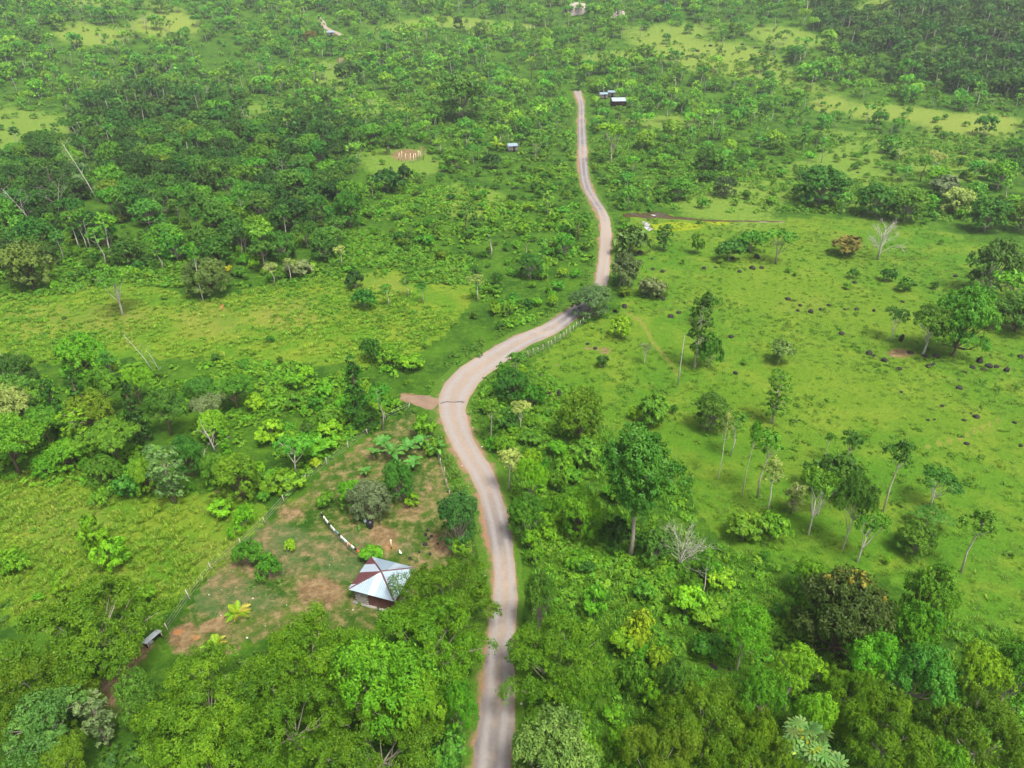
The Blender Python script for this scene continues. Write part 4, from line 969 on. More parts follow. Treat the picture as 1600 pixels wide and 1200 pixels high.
corr_wall((-wx+1.7, -wy), (wx, -wy), .16, 2.5, REDP, label='maroon sheet wall'); corr_wall((wx, -wy), (wx, wy), .16, 2.5, REDP); corr_wall((wx, wy), (-wx, wy), .16, 2.5, REDP); corr_wall((-wx, wy), (-wx, -wy+.9), .16, 2.5, REDP)
mb = MB()
for r in range(11):
    for k in range(4):
        x = -wx+.05+.42*k+(.21 if r % 2 else 0)
        if x > -wx+1.5: continue
        mb.box((x+.2, -wy, .27+r*.205), (.405, .14, .195))
o = obj('block_wall', mb.mesh('block_wall', [CEMENT]), house); o['label'] = 'grey cement block corner'
mb = MB(); mb.box((-wx, -wy+.45, 1.2), (.06, .86, 2.1)); dr = obj('door', mb.mesh('door', [DOORW]), house)
mb = MB(); mb.box((-wx-.05, -wy+.76, 1.15), (.04, .03, .12)); obj('handle', mb.mesh('handle', [GREYTIN]), dr)
THINGS.append(dict(o=house, px=595, py=905, w=100, kind='house', label=house['label'], color='', D=6, xyz=np.array([*ctr, g0]), name='house'))
def thing(o, x, y, w_, kind='obj'):
    THINGS.append(dict(o=o, px=x, py=y, w=w_, kind=kind, label=o.get('label'), color='', D=1, xyz=np.array(o.location), name=o.name))
# small tin-roofed coop at the corner of the yard
g, dep = G(240, 1003); coop = obj('animal_coop', None, None, g, math.radians(62), (.8,.8,.85)); tag(coop, 'little coop with sloping grey tin roof at the corner of the yard', 'coop')
mb = MB(); V = []; 
for k in range(25):
    x = -1.25+2.5*k/24; z = .018*math.sin(k*math.pi/2); V += [[x, -.62, 1.18+z], [x, .62, .86+z]]
obj('roof', mkmesh('coop_roof', np.array(V), [np.array([(2*k, 2*k+2, 2*k+3, 2*k+1) for k in range(24)])], [GREYTIN]), coop)
mb = MB(); mb.box((0, .48, .42), (2.1, .05, .84)); mb.box((-1.05, 0, .45), (.05, .9, .86)); mb.box((1.05, 0, .45), (.05, .9, .86)); obj('wall', mb.mesh('coop_wall', [DOORW]), coop)
for sx in (-1.05, 1.05):
    mb = MB(); mb.box((sx, -.5, .55), (.09, .09, 1.2)); obj('post', mb.mesh('coop_post', [POST]), coop)
thing(coop, 243, 995, 24)
mb = MB(); mb.box((0,0,.2), (1.0,.55,.4), 0, .9); g, dep = G(233, 1004); o = obj('feed_trough', mb.mesh('feed_trough', [GREYTIN]), None, g, math.radians(150)); tag(o, 'low grey-blue trough beside the little coop', 'trough'); thing(o, 233, 1002, 10)
# black water barrel under the grey-green tree
g, dep = G(579, 824); bar = obj('water_barrel', None, None, g); tag(bar, 'black plastic water barrel under the grey-green rounded tree', 'barrel')
prof = [(0,.0),(.36,.0),(.40,.06),(.41,.32),(.43,.36),(.41,.40),(.41,.66),(.43,.70),(.41,.74),(.40,1.0),(.34,1.08),(0,1.1)]
V = []; k = 16
for r, z in prof:
    for j in range(k): V.append((r*math.cos(6.2832*j/k), r*math.sin(6.2832*j/k), z))
F = [(i*k+j, i*k+(j+1) % k, (i+1)*k+(j+1) % k, (i+1)*k+j) for i in range(len(prof)-1) for j in range(k)]
obj('body', mkmesh('barrel_body', np.array(V), [np.array(F)], [BLACKP], smooth=True), bar)
mb = MB(); mb.tube([[0,0,1.09],[0,0,1.16]], .3, 14); obj('lid', mb.mesh('barrel_lid', [BLACKP]), bar); thing(bar, 579, 817, 14)
mb = MB(); mb.tube([[0,0,0],[0,0,.7]], [.16,.2], 10); g, dep = G(571, 818); o = obj('bucket', mb.mesh('bucket', [ZINC2]), None, g); tag(o, 'pale bucket beside the black barrel', 'bucket'); thing(o, 571, 814, 6)
# a squared pale timber standing in the yard
g, dep = G(612, 858); mb = MB(); mb.box((0,0,.8), (.13,.13,1.6)); pst = obj('timber_post', None, None, g); obj('post', mb.mesh('timber', [PALEPOST]), pst); mb = MB(); mb.box((0,0,1.5), (.3,.07,.07)); obj('crossbar', mb.mesh('timber_bar', [PALEPOST]), pst)
tag(pst, 'pale timber post with short crossbar in the orange dirt behind the house', 'post'); thing(pst, 611, 846, 8)
# a hen: low poly body, neck, tail, legs (white)
g, dep = G(626, 866); mb = MB(); mb.tube([[-.26,0,.34],[-.14,0,.27],[.02,0,.24],[.15,0,.30],[.2,0,.42],[.25,0,.46],[.3,0,.45]], [.02,.10,.14,.10,.055,.05,.012], 8); mb.tube([[0,.05,.18],[.02,.05,0]], .014, 4); mb.tube([[0,-.05,.18],[.02,-.05,0]], .014, 4)
o = obj('hen', mb.mesh('hen', [plain('white_feather', (.75,.73,.68))], True), None, g, 2.2, (1.1,1.1,1.1)); tag(o, 'white hen on the bare ground behind the house', 'hen'); thing(o, 626, 863, 6)

# ------------------------------------------------------------------ fences
POSTM = {}
def fence(name, pix, gap, hgt, label, thick=.09, pm=POST, jit=.06, rows=3, wires=True, seed=1, skip=0):
    P = P2(pix); seg = np.concatenate([[0], np.cumsum(np.linalg.norm(np.diff(P, axis=0), axis=1))]); n = int(seg[-1]/gap)+1; rng = np.random.default_rng(seed)
    d = np.linspace(0, seg[-1], n); X = np.interp(d, seg, P[:,0]); Y = np.interp(d, seg, P[:,1]); Z = H(X, Y)
    e = obj(name, None, None, (X[0], Y[0], Z[0])); tag(e, label, 'fence')
    key = (hgt, thick, pm.name)
    if key not in POSTM:
        mb = MB(); mb.tube([[0,0,-.25],[.02,0,hgt*.55],[0,0,hgt]], [thick, thick*.9, thick*.75], 6); POSTM[key] = mb.mesh('fence_post', [pm])
    tops = []
    for i in range(n):
        loc = np.array([X[i]-X[0]+rng.normal()*.05, Y[i]-Y[0]+rng.normal()*.05, Z[i]-Z[0]]); o = obj('post', POSTM[key], e, loc); o.rotation_euler = (rng.normal()*jit, rng.normal()*jit, rng.random()*6); k = .85+.3*rng.random(); o.scale = (1, 1, k); tops.append(loc)
    if wires:
        for r in range(rows):
            mb = MB(); mb.tube([t+[0,0,hgt*(.3+.6*r/max(1, rows-1))] for t in tops], .012, 3, False); obj('wire', mb.mesh('fence_strand', [WIRE]), e)
    m = len(pix)//2; thing(e, pix[m][0], pix[m][1], 40, 'fence'); return e
fence('post_fence', [(808,566),(833,556),(857,545),(880,530),(903,512),(921,499)], 1.25, 1.6, 'row of pale posts along the diagonal stretch of road', .065, FPOST, .05, seed=2)
fence('wire_fence', [(262,985),(330,893),(405,830),(439,791),(478,755),(526,716),(560,692),(598,660),(638,640)], 4.2, 1.4, 'wire fence with dark posts along the slope side of the yard', .07, POST, .08, seed=3)
fence('wire_fence', [(684,712),(690,735),(702,775)], 2.2, 1.3, 'short wire fence between banana patch and road', .06, POST, .08, seed=4)
fence('stake_fence', [(735,47),(760,49),(790,51),(815,50),(835,46)], 2.6, 3.0, 'long rank of pale stakes across the far hill', .16, PALEPOST, .05, wires=False, seed=5)
fence('stake_fence', [(622,252),(632,254),(645,255),(658,250)], 1.6, 3.4, 'pale stakes on the brown far clearing', .14, PALEPOST, .1, wires=False, seed=6)
# laundry line and the clothes on it
LF = fence('clothes_line', [(504,812),(514,825),(525,838),(536,849),(548,860),(563,872)], 2.1, 1.25, 'line hung with washing between the lawn and the dirt yard', .05, POST, .04, rows=1, seed=7)
def cloth(t0, t1, drop, c, label, kind):
    pix = [(504,812),(514,825),(525,838),(536,849),(548,860),(563,872)]; P = P2(pix); seg = np.concatenate([[0], np.cumsum(np.linalg.norm(np.diff(P, axis=0), axis=1))]); Lt = seg[-1]
    n = 9; V = []; dd = np.linspace(t0*Lt, t1*Lt, n); X = np.interp(dd, seg, P[:,0]); Y = np.interp(dd, seg, P[:,1]); base = H(X, Y)+1.25*.9
    dr = np.array([P[-1,1]-P[0,1], -(P[-1,0]-P[0,0])]); dr /= np.linalg.norm(dr); rng = np.random.default_rng(int(t0*1000)); o0 = np.array([X[0], Y[0], base[0]])
    drop *= .62; rows = [(.11,-drop*.75),(.05,-drop*.3),(.0,.03),(-.05,-drop*.35),(-.10,-drop)]
    for k in range(n):
        w_ = .05*math.sin(k*1.9+t0*50); sh = 1.0 if kind != 'shirt' or 1 < k < n-2 else .45
        for (o_, z_) in rows: V.append([X[k]+dr[0]*(o_+w_), Y[k]+dr[1]*(o_+w_), base[k]+(z_*sh if z_ < 0 else z_)])
    m = len(rows); F = [(k*m+j, k*m+j+1, (k+1)*m+j+1, (k+1)*m+j) for k in range(n-1) for j in range(m-1)]
    me = mkmesh(kind, np.array(V)-o0, [np.array(F)], [CLOTH[c]], smooth=True); o = obj(kind, me, None, o0); md = o.modifiers.new('thickness', 'SOLIDIFY'); md.thickness = .012
    tag(o, label, 'laundry', 'washing on the line'); q = 504+59*(t0+t1)/2; thing(o, q, 812+60*(t0+t1)/2, 8)
CLOTH = dict(white=plain('white_cloth', (.55,.56,.55), nscale=5, var=.06), black=plain('black_cloth', (.015,.015,.017)), teal=plain('teal_cloth', (.06,.20,.19)), blue=plain('pale_blue_cloth', (.50,.60,.66)), coral=plain('coral_cloth', (.62,.28,.20)), red=plain('red_cloth', (.48,.07,.04)), cream=plain('cream_cloth', (.66,.62,.50)))
for a in [(.00,.06,.35,'black','small black garment at the far end of the line','garment'),(.07,.12,.4,'cream','narrow cream towel second from the far end of the line','towel'),(.13,.22,.7,'white','long white towel between two dark garments','towel'),(.23,.29,.5,'black','black shirt on the line, before the big white sheet','shirt'),
          (.30,.42,.75,'white','big white sheet in the middle of the line','sheet'),(.43,.51,.55,'teal','dark teal shirt on the line','shirt'),(.52,.56,.4,'black','little black garment next to the teal shirt','garment'),(.57,.65,.6,'white','white shirt on the line after the little black garment','shirt'),
          (.66,.73,.7,'blue','pale blue shirt on the line','shirt'),(.74,.81,.5,'coral','coral pink garment on the line','garment'),(.82,.89,.6,'white','white towel next to the coral garment','towel'),(.90,.94,.45,'black','black garment beside the red one','garment'),(.95,1.0,.5,'red','red garment at the house end of the line','garment')]: cloth(*a)

# ------------------------------------------------------------------ far buildings, a vehicle-free hamlet
def hut(px, py, wpx, label, roof_m, wall_m, rz=0., dpt=.8, hw=2.4, group=None):
    g, dep = G(px, py); W = wpx*dep/FPX; D_ = W*dpt; e = obj('hut', None, None, g, rz); tag(e, label, 'hut', group)
    mb = MB(); mb.box((0, -D_/2+.1, hw/2), (W*.9, .15, hw)); mb.box((0, D_/2-.1, hw/2), (W*.9, .15, hw)); mb.box((-W*.45+.05, 0, hw/2), (.15, D_-.3, hw)); mb.box((W*.45-.05, 0, hw/2), (.15, D_-.3, hw)); obj('wall', mb.mesh('hut_wall', [wall_m]), e)
    mb = MB(); mb.box((W*.1, -D_/2, 1.0), (.95, .1, 2.0)); obj('door', mb.mesh('hut_door', [DOORW]), e)
    for s in (-1, 1):
        V = []; 
        for k in range(17):
            x = -W/2+W*k/16; z = .04*(k % 2); V += [[x, s*(D_/2+.5), hw-.15+z], [x, -s*.03, hw+W*.14+z]]
        obj('roof', mkmesh('hut_roof', np.array(V), [np.array([(2*k, 2*k+2, 2*k+3, 2*k+1) for k in range(16)])], [roof_m]), e)
    thing(e, px, py-4, wpx, 'hut')
hut(966,164,24,'far white-roofed hut right of the road end, largest there',ZINC2,DOORW,.1)
hut(942,154,13,'small pale-roofed hut between the road end and the largest hut',ZINC,CEMENT,.2); hut(955,151,12,'low zinc-roofed shed behind the largest far hut',ZINC,CEMENT,-.1)
hut(800,236,16,'half-hidden pale hut among trees in the mid distance',ZINC,CEMENT,.3); hut(517,56,12,'tiny white-roofed hut beside the far dirt track',ZINC,CEMENT,.2)

# ------------------------------------------------------------------ rocks
def rock_mesh(seed):
    rng = np.random.default_rng(seed); import bmesh
    bm = bmesh.new(); bmesh.ops.create_icosphere(bm, subdivisions=3, radius=1.0); ph = rng.random((5, 3))*6; fr = rng.normal(size=(5, 3))*1.7
    pl = [unit(rng.normal(size=3)+[0,0,.2]) for _ in range(7)]; pd = .62+.3*rng.random(7)
    for v in bm.verts:
        p_ = np.array(v.co); 
        for n_, d_ in zip(pl, pd):
            k = p_@n_-d_
            if k > 0: p_ = p_-n_*k*.9
        p_ = p_*(1+.06*sum(math.sin(fr[i]@p_*2+ph[i, 0]) for i in range(5))/2); v.co = p_
    me = bpy.data.meshes.new('rock'); bm.to_mesh(me); bm.free(); me.materials.append(ROCK); return me
ROCKS = [rock_mesh(i) for i in range(4)]; SR = np.random.default_rng(8)
def rock(px, py, wpx, hk=.75, label=None, group=None, m=None, name='boulder'):
    g, dep = G(px, py); r = max(.22, wpx*dep/FPX/2*.78); o = obj(name, ROCKS[int(SR.integers(0, 4))], None, g+[0,0,r*hk*.35], SR.random()*6, (r, r*(.7+.3*SR.random()), r*hk))
    tag(o, label, 'rock', group); thing(o, px, py-wpx*.2, wpx, 'rock'); THINGS[-1]['color'] = 'dark'; return o
rock(859,618,9,1.7,'upright black boulder, narrower of two by the dome-shaped tree'); rock(873,617,11,1.6,'upright black boulder, wider of two by the dome-shaped tree'); rock(861,644,12,.8,'brownish boulder under the two upright black boulders')
rock(1408,532,11,1.9,'tall black boulder under the small dark flat tree'); rock(1530,566,14,1.5,'tall black boulder heading the rock cluster'); rock(1572,580,11,1.5,'upright black boulder at the end of the rock cluster'); rock(1048,495,15,.5,'flat dark boulder on open pasture, wider of a pair'); rock(1060,489,11,.55,'flat dark boulder on open pasture, smaller of a pair')
rock(1499,607,15,.6,'dark low boulder alone below the rock cluster'); rock(976,480,15,.8,'black boulder beside the foot path near the road')
for (x, y, w_) in [(1314,522,13),(1357,553,15),(1365,556,10),(1381,564,14),(1422,551,13),(1445,557,12),(1462,558,14),(1450,573,12),(1458,570,10),(1405,577,12),(1520,575,12),(1545,573,16),(1536,578,12),(1556,574,11),(1508,582,8),(1535,512,14),(1595,558,14),(1267,488,13),(1231,468,12),(1250,478,8),(1282,484,9),(1295,478,10),(1246,486,8),(1335,442,10),(1320,484,9),(1338,484,9),
        (1365,486,9),(1410,472,8),(1249,657,6),(1498,594,6),(1450,657,7),(1460,656,6),(1506,657,8),(1517,646,6),(1525,652,12),(1585,661,8),(1510,694,10),(1500,683,6),(1595,697,9),(1472,635,8),(1408,613,7),(1493,432,10),(845,587,11),(960,486,8),(1036,468,12),(1028,464,10),(1149,584,11),(1142,527,10),
        (1000,397,14),(994,400,8),(1019,405,7),(1020,421,10),(1035,425,11),(1100,420,10),(1118,418,8),(1155,425,9),(1175,420,14),(1190,419,10),(1182,403,14),(1168,393,11),(1145,404,12),(930,545,9),(918,538,8),(1112,1040,11),(1118,1044,9),(1140,1046,9),(1080,940,9),(1000,1012,9),(1350,283,9),(1340,270,7),(1482,325,10),(1470,320,8),(1320,292,7),(1393,350,6)]:
    rock(x, y, w_, .55+.35*SR.random(), None, 'dark boulders scattered on the slopes')
for (x, y, w_) in [(665,836,9),(670,842,8),(674,838,8),(664,851,11),(684,850,6),(641,873,8),(655,863,6),(672,866,5),(697,846,5),(668,829,6)]: rock(x, y, w_, .7, None, 'black stones heaped between house and road')
for (x, y, w_) in [(1140,60,8),(1110,72,9),(1125,78,7),(1095,105,9),(1075,88,7),(1160,70,8),(1180,75,7),(1190,85,6),(1150,95,7),(1220,60,6),(1205,95,6),(1090,80,8),(1175,62,6)]: rock(x, y, w_, .6, None, 'dark rocks on the yellow far hill')
# rock outcrop on the far hill
import bmesh as _bm
def outcrop(px, py, wpx, hpx, label):
    g, dep = G(px, py); W = wpx*dep/FPX; o = obj('rock_outcrop', bpy.data.meshes.new('outcrop'), None, g+[0,0,-2.0], .2); me = ROCKS[1].copy(); me.materials.clear(); me.materials.append(STONE); o.data = me; o.scale = (W/2, W*.4, hpx*dep/FPX*.85+2.5); tag(o, label, 'rock'); thing(o, px, py-hpx*.5, wpx, 'rock')
outcrop(903,20,46,15,'bare pinkish rock face on the far hill, larger one'); outcrop(968,27,24,10,'bare pinkish rock face on the far hill, smaller one')
# ------------------------------------------------------------------ the rest of the vegetation: density by kind of ground
FOREST_L = [(105,180),(190,150),(330,150),(430,170),(520,195),(600,215),(640,235),(560,255),(545,300),(565,350),(560,395),(480,425),(430,442),(330,440),(250,425),(190,425),(100,440),(0,455),(-120,465),(-120,250),(0,240),(110,235)]
LBUSH = [(555,300),(640,262),(760,268),(905,262),(905,300),(925,330),(932,380),(925,440),(880,480),(800,515),(740,470),(720,415),(560,415)]
MIDWEED = [(330,570),(560,560),(650,575),(640,640),(560,690),(440,780),(400,790),(380,700),(360,620)]
LWOOD = [(-120,610),(60,590),(200,585),(330,600),(430,690),(420,775),(330,765),(230,770),(100,730),(-120,740)]
RSLOPE = [(812,720),(880,700),(960,770),(1010,880),(1130,880),(1190,960),(1210,1010),(1170,1200),(930,1200),(880,1100),(870,960),(830,880)]
RSLOPE2 = [(745,620),(800,575),(850,600),(850,690),(800,720),(770,700)]
BRWOOD = [(1180,1010),(1330,1010),(1500,1000),(1700,1020),(1700,1300),(1100,1300),(1100,1180)]
BLWOOD = [(-150,940),(200,930),(240,990),(340,1040),(600,990),(740,900),(750,1300),(-150,1300)]
RBAND = [(950,205),(1060,210),(1250,215),(1700,205),(1700,350),(1430,345),(1300,335),(985,330),(935,310),(925,250)]
HILL_R = [(1230,0),(1290,60),(1330,110),(1420,140),(1600,160),(1900,170),(1900,-90),(1230,-90)]
srng = np.random.default_rng(21)
def road_dist(x, y):
    d = np.full(len(x), 1e9); C = ROADXY[::3]
    for i in range(0, len(x), 20000):
        s = slice(i, i+20000); d[s] = np.sqrt(((x[s, None]-C[None, :, 0])**2+(y[s, None]-C[None, :, 1])**2).min(1))
    return d
TR = np.array([(LP[i][0], LP[i][1]) for i in range(0)]).reshape(-1, 2)
# candidates evenly over the ground, about one to each 9 square metres
RM = 1000.0; nc = int(.5*math.radians(96)*RM*RM/9); rr = RM*np.sqrt(srng.random(nc)); aa = (srng.random(nc)-.5)*math.radians(96)
cx, cy = rr*np.sin(aa), rr*np.cos(aa); cz = H(cx, cy); qx, qy, qd = PX(cx, cy, cz)
ok = (qx > -160) & (qx < 1760) & (qy > -120) & (qy < 1330) & (rr > 36)
cx, cy, cz, qx, qy, qd, rr = [a[ok] for a in (cx, cy, cz, qx, qy, qd, rr)]
far = qy < 210; blotch = .5+.5*np.sin(cx/31+1.1)*np.sin(cy/43+.3)+.35*np.sin(cx/13+cy/19)
td = np.where(far, 7.5+7.5*blotch, 0.0); sd = np.where(far, 26.0, 12.0)        # trees and shrubs per 1000 square metres
def setd(poly, t, s):
    k = inpoly(qx, qy, poly)
    if t is not None: td[k] = t
    if s is not None: sd[k] = s
    return k
setd([(-160,205),(250,205),(700,205),(930,205),(905,262),(640,262),(-160,262)], 12, 30)
kfor = setd(FOREST_L, 30, 60); khill = setd(HILL_R, 30, 24); kt = qy < 42; td[kt] = np.maximum(td[kt], 18)
kmid = inpoly(qx, qy, [(400,70),(930,60),(1200,110),(1250,150),(1200,205),(930,205),(700,215),(420,190)]); td[kmid] = np.maximum(td[kmid], 16+6*blotch[kmid])
setd(RBAND, 5.5, 40); setd(PASTURE, 0, .9); setd(LEFTFIELD, .05, 5); setd(FRONTFIELD, 0, 1.0); setd([(-120,455),(0,440),(100,425),(250,420),(420,430),(560,410),(720,412),(740,440),(560,440),(440,452),(330,452),(200,440),(100,452),(-120,475)], 1, 70); setd(LBUSH, .8, 60); setd(MIDWEED, .8, 60); setd(LWOOD, 9, 36); setd(RSLOPE, 1.0, 62); setd(RSLOPE2, 0, 60); setd(BRWOOD, 1.5, 34); setd(BLWOOD, 0, 14)
kup = inpoly(qx, qy, PASTURE) & (qy < 480); sd[kup] = 4.5
kp = inpoly(qx, qy, [(985,330),(1250,340),(1430,350),(1430,372),(985,372)]); sd[kp] = 1.0
setd([(935,330),(985,330),(985,470),(930,480)], 0, 30); setd([(830,210),(905,210),(905,262),(770,262)], 10, 20)
clr = np.zeros(len(cx))
for (x, y, rx, ry, s) in CLEAR: clr = np.maximum(clr, np.clip(1.7-np.hypot((qx-x)/rx, (qy-y)/ry)*1.1*(1+.35*np.sin(cx/23+x)*np.sin(cy/31+y)+.25*np.sin(cx/11+cy/17)), 0, 1))
td *= 1-.88*clr; sd *= 1-.62*clr
kpath = blobs(qx, qy, SOIL) > .55; td[kpath] *= .1; sd[kpath] *= .15
kin = inpoly(qx, qy, YARD); td[kin] = 0; sd[kin] = 0
kw = inpoly(qx, qy, [(965,332),(1300,338),(1300,360),(1100,366),(985,368)]); td[kw] = 0; sd[kw] = .4
dr = road_dist(cx, cy); td[dr < 5.5] = 0; sd[dr < 4.2] = 0
td[(dr < 9) & (rr > 230)] *= .35
# far dirt track stays open
dt = np.sqrt(((cx[:, None]-FTC[None, ::2, 0])**2+(cy[:, None]-FTC[None, ::2, 1])**2).min(1)); td[dt < 9] = 0; sd[dt < 7] = 0
# keep sight lines to the far huts open
for (hx_, hy_, wx_) in [(966,170,17),(942,158,10),(800,240,13),(517,60,14),(955,262,20),(723,194,30)]: k = (abs(qx-hx_) < wx_) & (qy > hy_-4) & (qy < hy_+16); td[k] = 0; sd[k] *= .3
for (x_, y_, r_) in [(248,1008,42),(372,968,26),(338,1015,26),(595,955,45)]: k = np.hypot(qx-x_, qy-y_) < r_; td[k] = 0; sd[k] = 0
isT = srng.random(len(cx)) < td*9/1000; isS = (~isT) & (srng.random(len(cx)) < sd*9/1000)
hp = np.array([t['xyz'][:2] for t in THINGS if t['kind'] not in ('rock','obj')]); hr = np.array([max(t['D']*.5, 1.2) for t in THINGS if t['kind'] not in ('rock','obj')])
def clear_of(idx, f):
    keep = []
    for i in idx:
        d = np.hypot(hp[:,0]-cx[i], hp[:,1]-cy[i]); keep.append((d > hr*f).all())
    return idx[np.array(keep, bool)]
ti = clear_of(np.nonzero(isT)[0], 1.05); si = clear_of(np.nonzero(isS)[0], .75)
def thin(idx, rmin):                                     # drop plants standing inside one another
    grid, keep = {}, []
    for i in idx:
        g_ = (int(cx[i]//rmin), int(cy[i]//rmin)); bad = False
        for a in (-1, 0, 1):
            for b_ in (-1, 0, 1):
                for j in grid.get((g_[0]+a, g_[1]+b_), ()):
                    if (cx[i]-cx[j])**2+(cy[i]-cy[j])**2 < rmin*rmin: bad = True; break
        if not bad: keep.append(i); grid.setdefault(g_, []).append(i)
    return np.array(keep, int)
ti = thin(ti, 3.5); si = thin(si, 1.6)
indark = np.zeros(len(cx), bool); indark[kfor | khill] = True
nearbush = lambda i: 'R' if inpoly(qx[i], qy[i], RSLOPE) or inpoly(qx[i], qy[i], RSLOPE2) or inpoly(qx[i], qy[i], MIDWEED) else 'o'
TD = np.where(indark, 6.2+4.0*srng.random(len(cx)), 4.8+4.2*srng.random(len(cx))**1.3); TD = np.where(rr > 420, TD*1.15, TD)
SD = 1.5+2.2*srng.random(len(cx))**1.6
SD = np.where(inpoly(qx, qy, RSLOPE) | inpoly(qx, qy, MIDWEED), 1.7+2.0*srng.random(len(cx)), SD); SD[kup] = 1.1+1.0*srng.random(kup.sum())
kq = inpoly(qx, qy, LEFTFIELD) | inpoly(qx, qy, FRONTFIELD) | (inpoly(qx, qy, PASTURE) & (qy >= 480)); SD[kq] = .8+.9*srng.random(kq.sum())
# individuals: the largest in view of each; the rest of the woods is a mass
nT0 = sum(1 for t in THINGS if t['name'].endswith('tree')); nS0 = sum(1 for t in THINGS if t['name'] == 'shrub')
inframe = (qx > -20) & (qx < 1620) & (qy > 0) & (qy < 1215)
wT = TD/qd*np.where(inframe, 1, 0); wS = SD/qd*np.where(inframe, 1, 0)
ti = ti[np.argsort(-wT[ti])]; si = si[np.argsort(-wS[si])]
NT = 240; NS = 300-nS0-4
kinds_d = ['round','open','round','umbrella','slender']; kinds_o = ['round','open','umbrella','slender','poplar']
def tree_spec(i):
    if indark[i]: k = srng.choice(kinds_d, p=[.58,.20,.06,.06,.10]); c_ = srng.choice(['dark','mid','deep','olive','blue'], p=[.42,.22,.22,.06,.08])
    else: k = srng.choice(kinds_o, p=[.42,.18,.14,.14,.12]); c_ = srng.choice(['mid','bright','dark','olive','lime','blue','pale'], p=[.32,.22,.16,.08,.08,.10,.04])
    D = TD[i]*(.55 if k in ('slender','poplar') else 1); Ht = D*dict(round=.95,open=.95,umbrella=1.1,slender=2.1,poplar=2.0)[k]*(.85+.3*srng.random()); return k, c_, D, Ht
for i in ti[:NT]:
    k, c_, D, Ht = tree_spec(i); set_plant(k, np.array([cx[i], cy[i], cz[i]]), D, Ht, c_, None, srng.choice(['pale','grey','brown']), group='scattered trees of the slopes')
for i in si[:NS]:
    k = srng.choice(['shrub','bushy','hedge'], p=[.4,.5,.1]); lush = nearbush(i) == 'R'
    c_ = srng.choice(['bright','lime','mid','yellow','dark'], p=[.40,.22,.28,.02,.08]) if lush else srng.choice(['mid','bright','dark','olive','lime','blue'], p=[.34,.24,.18,.08,.10,.06])
    set_plant(k, np.array([cx[i], cy[i], cz[i]]), SD[i], SD[i]*(.62+.4*srng.random()), c_, None, group='scattered shrubs of the slopes')

# ------------------------------------------------------------------ masses: one object each, copies of the same plants set by geometry nodes
def scatter(name, pts, rot, scl, pick, protos, color, label=None):
    """protos: meshes; an instance of protos[pick] at every point"""
    src = bpy.data.collections.new(name+'_plants')
    for j, me in enumerate(protos):
        o = bpy.data.objects.new('%s_%02d' % (name, j), me); o.color = (color[0]*1.4, color[1]*1.45, color[2]*.9, 1); src.objects.link(o)
    me = bpy.data.meshes.new(name); me.vertices.add(len(pts)); me.vertices.foreach_set('co', np.asarray(pts, np.float32).ravel())
    a = me.attributes.new('rot', 'FLOAT_VECTOR', 'POINT'); a.data.foreach_set('vector', np.asarray(rot, np.float32).ravel())
    a = me.attributes.new('scl', 'FLOAT_VECTOR', 'POINT'); a.data.foreach_set('vector', np.asarray(scl, np.float32).ravel())
    a = me.attributes.new('pick', 'INT', 'POINT'); a.data.foreach_set('value', np.asarray(pick, np.int32))
    o = obj(name, me, color=color); tag(o, kind='stuff')
    if label: o['label'] = label
    ng = bpy.data.node_groups.new(name, 'GeometryNodeTree'); ng.interface.new_socket('Geometry', in_out='INPUT', socket_type='NodeSocketGeometry'); ng.interface.new_socket('Geometry', in_out='OUTPUT', socket_type='NodeSocketGeometry')
    gi = ng.nodes.new('NodeGroupInput'); go = ng.nodes.new('NodeGroupOutput'); ip = ng.nodes.new('GeometryNodeInstanceOnPoints'); ci = ng.nodes.new('GeometryNodeCollectionInfo')
    ci.inputs['Collection'].default_value = src; ci.inputs['Separate Children'].default_value = True; ci.inputs['Reset Children'].default_value = True
    def na(n_, t):
        q = ng.nodes.new('GeometryNodeInputNamedAttribute'); q.data_type = t; q.inputs['Name'].default_value = n_; return q.outputs['Attribute']
    ng.links.new(gi.outputs[0], ip.inputs['Points']); ng.links.new(ci.outputs[0], ip.inputs['Instance']); ip.inputs['Pick Instance'].default_value = True
    ng.links.new(na('pick', 'INT'), ip.inputs['Instance Index']); ng.links.new(na('rot', 'FLOAT_VECTOR'), ip.inputs['Rotation']); ng.links.new(na('scl', 'FLOAT_VECTOR'), ip.inputs['Scale']); ng.links.new(ip.outputs[0], go.inputs[0])
    md = o.modifiers.new('plants', 'NODES'); md.node_group = ng; return o
def rotz(n): 
    r = np.zeros((n, 3)); r[:, 2] = srng.random(n)*6.283; r[:, :2] = srng.normal(size=(n, 2))*.05; return r
def mass(name, idx, sizes, spec, color, lod, kinds, hk):
    P = [proto(k, lod, s) for k, s in kinds]; Ms = [proto_joined(p_, LEAF_FAR) for p_ in P]; pk = srng.integers(0, len(P), len(idx)); Dn = np.array([p_['D'] for p_ in P])[pk]; Hn = np.array([p_['H'] for p_ in P])[pk]
    hf = np.array([hk[k] for k, s in kinds])[pk]; s = sizes[idx]*np.array([.6 if k in ('slender','poplar') else 1 for k, _ in kinds])[pk]
    sc = np.stack([s/Dn, s/Dn, s*hf*(.85+.3*srng.random(len(idx)))/Hn], 1); return scatter(name, np.stack([cx[idx], cy[idx], cz[idx]], 1), rotz(len(idx)), sc, pk, Ms, color)
HK = dict(round=.95, open=.95, umbrella=1.1, slender=2.1, poplar=2.0, shrub=.75, bushy=.85, hedge=.4)
KT = [('round',0),('round',1),('round',2),('open',0),('open',1),('umbrella',0),('slender',0),('slender',1),('poplar',0)]; KS = [('shrub',0),('shrub',1),('bushy',0),('bushy',1),('hedge',0)]
rest = ti[NT:]; r_d = rest[indark[rest]]; r_o = rest[~indark[rest]]; half = srng.random(len(r_o)) < .42
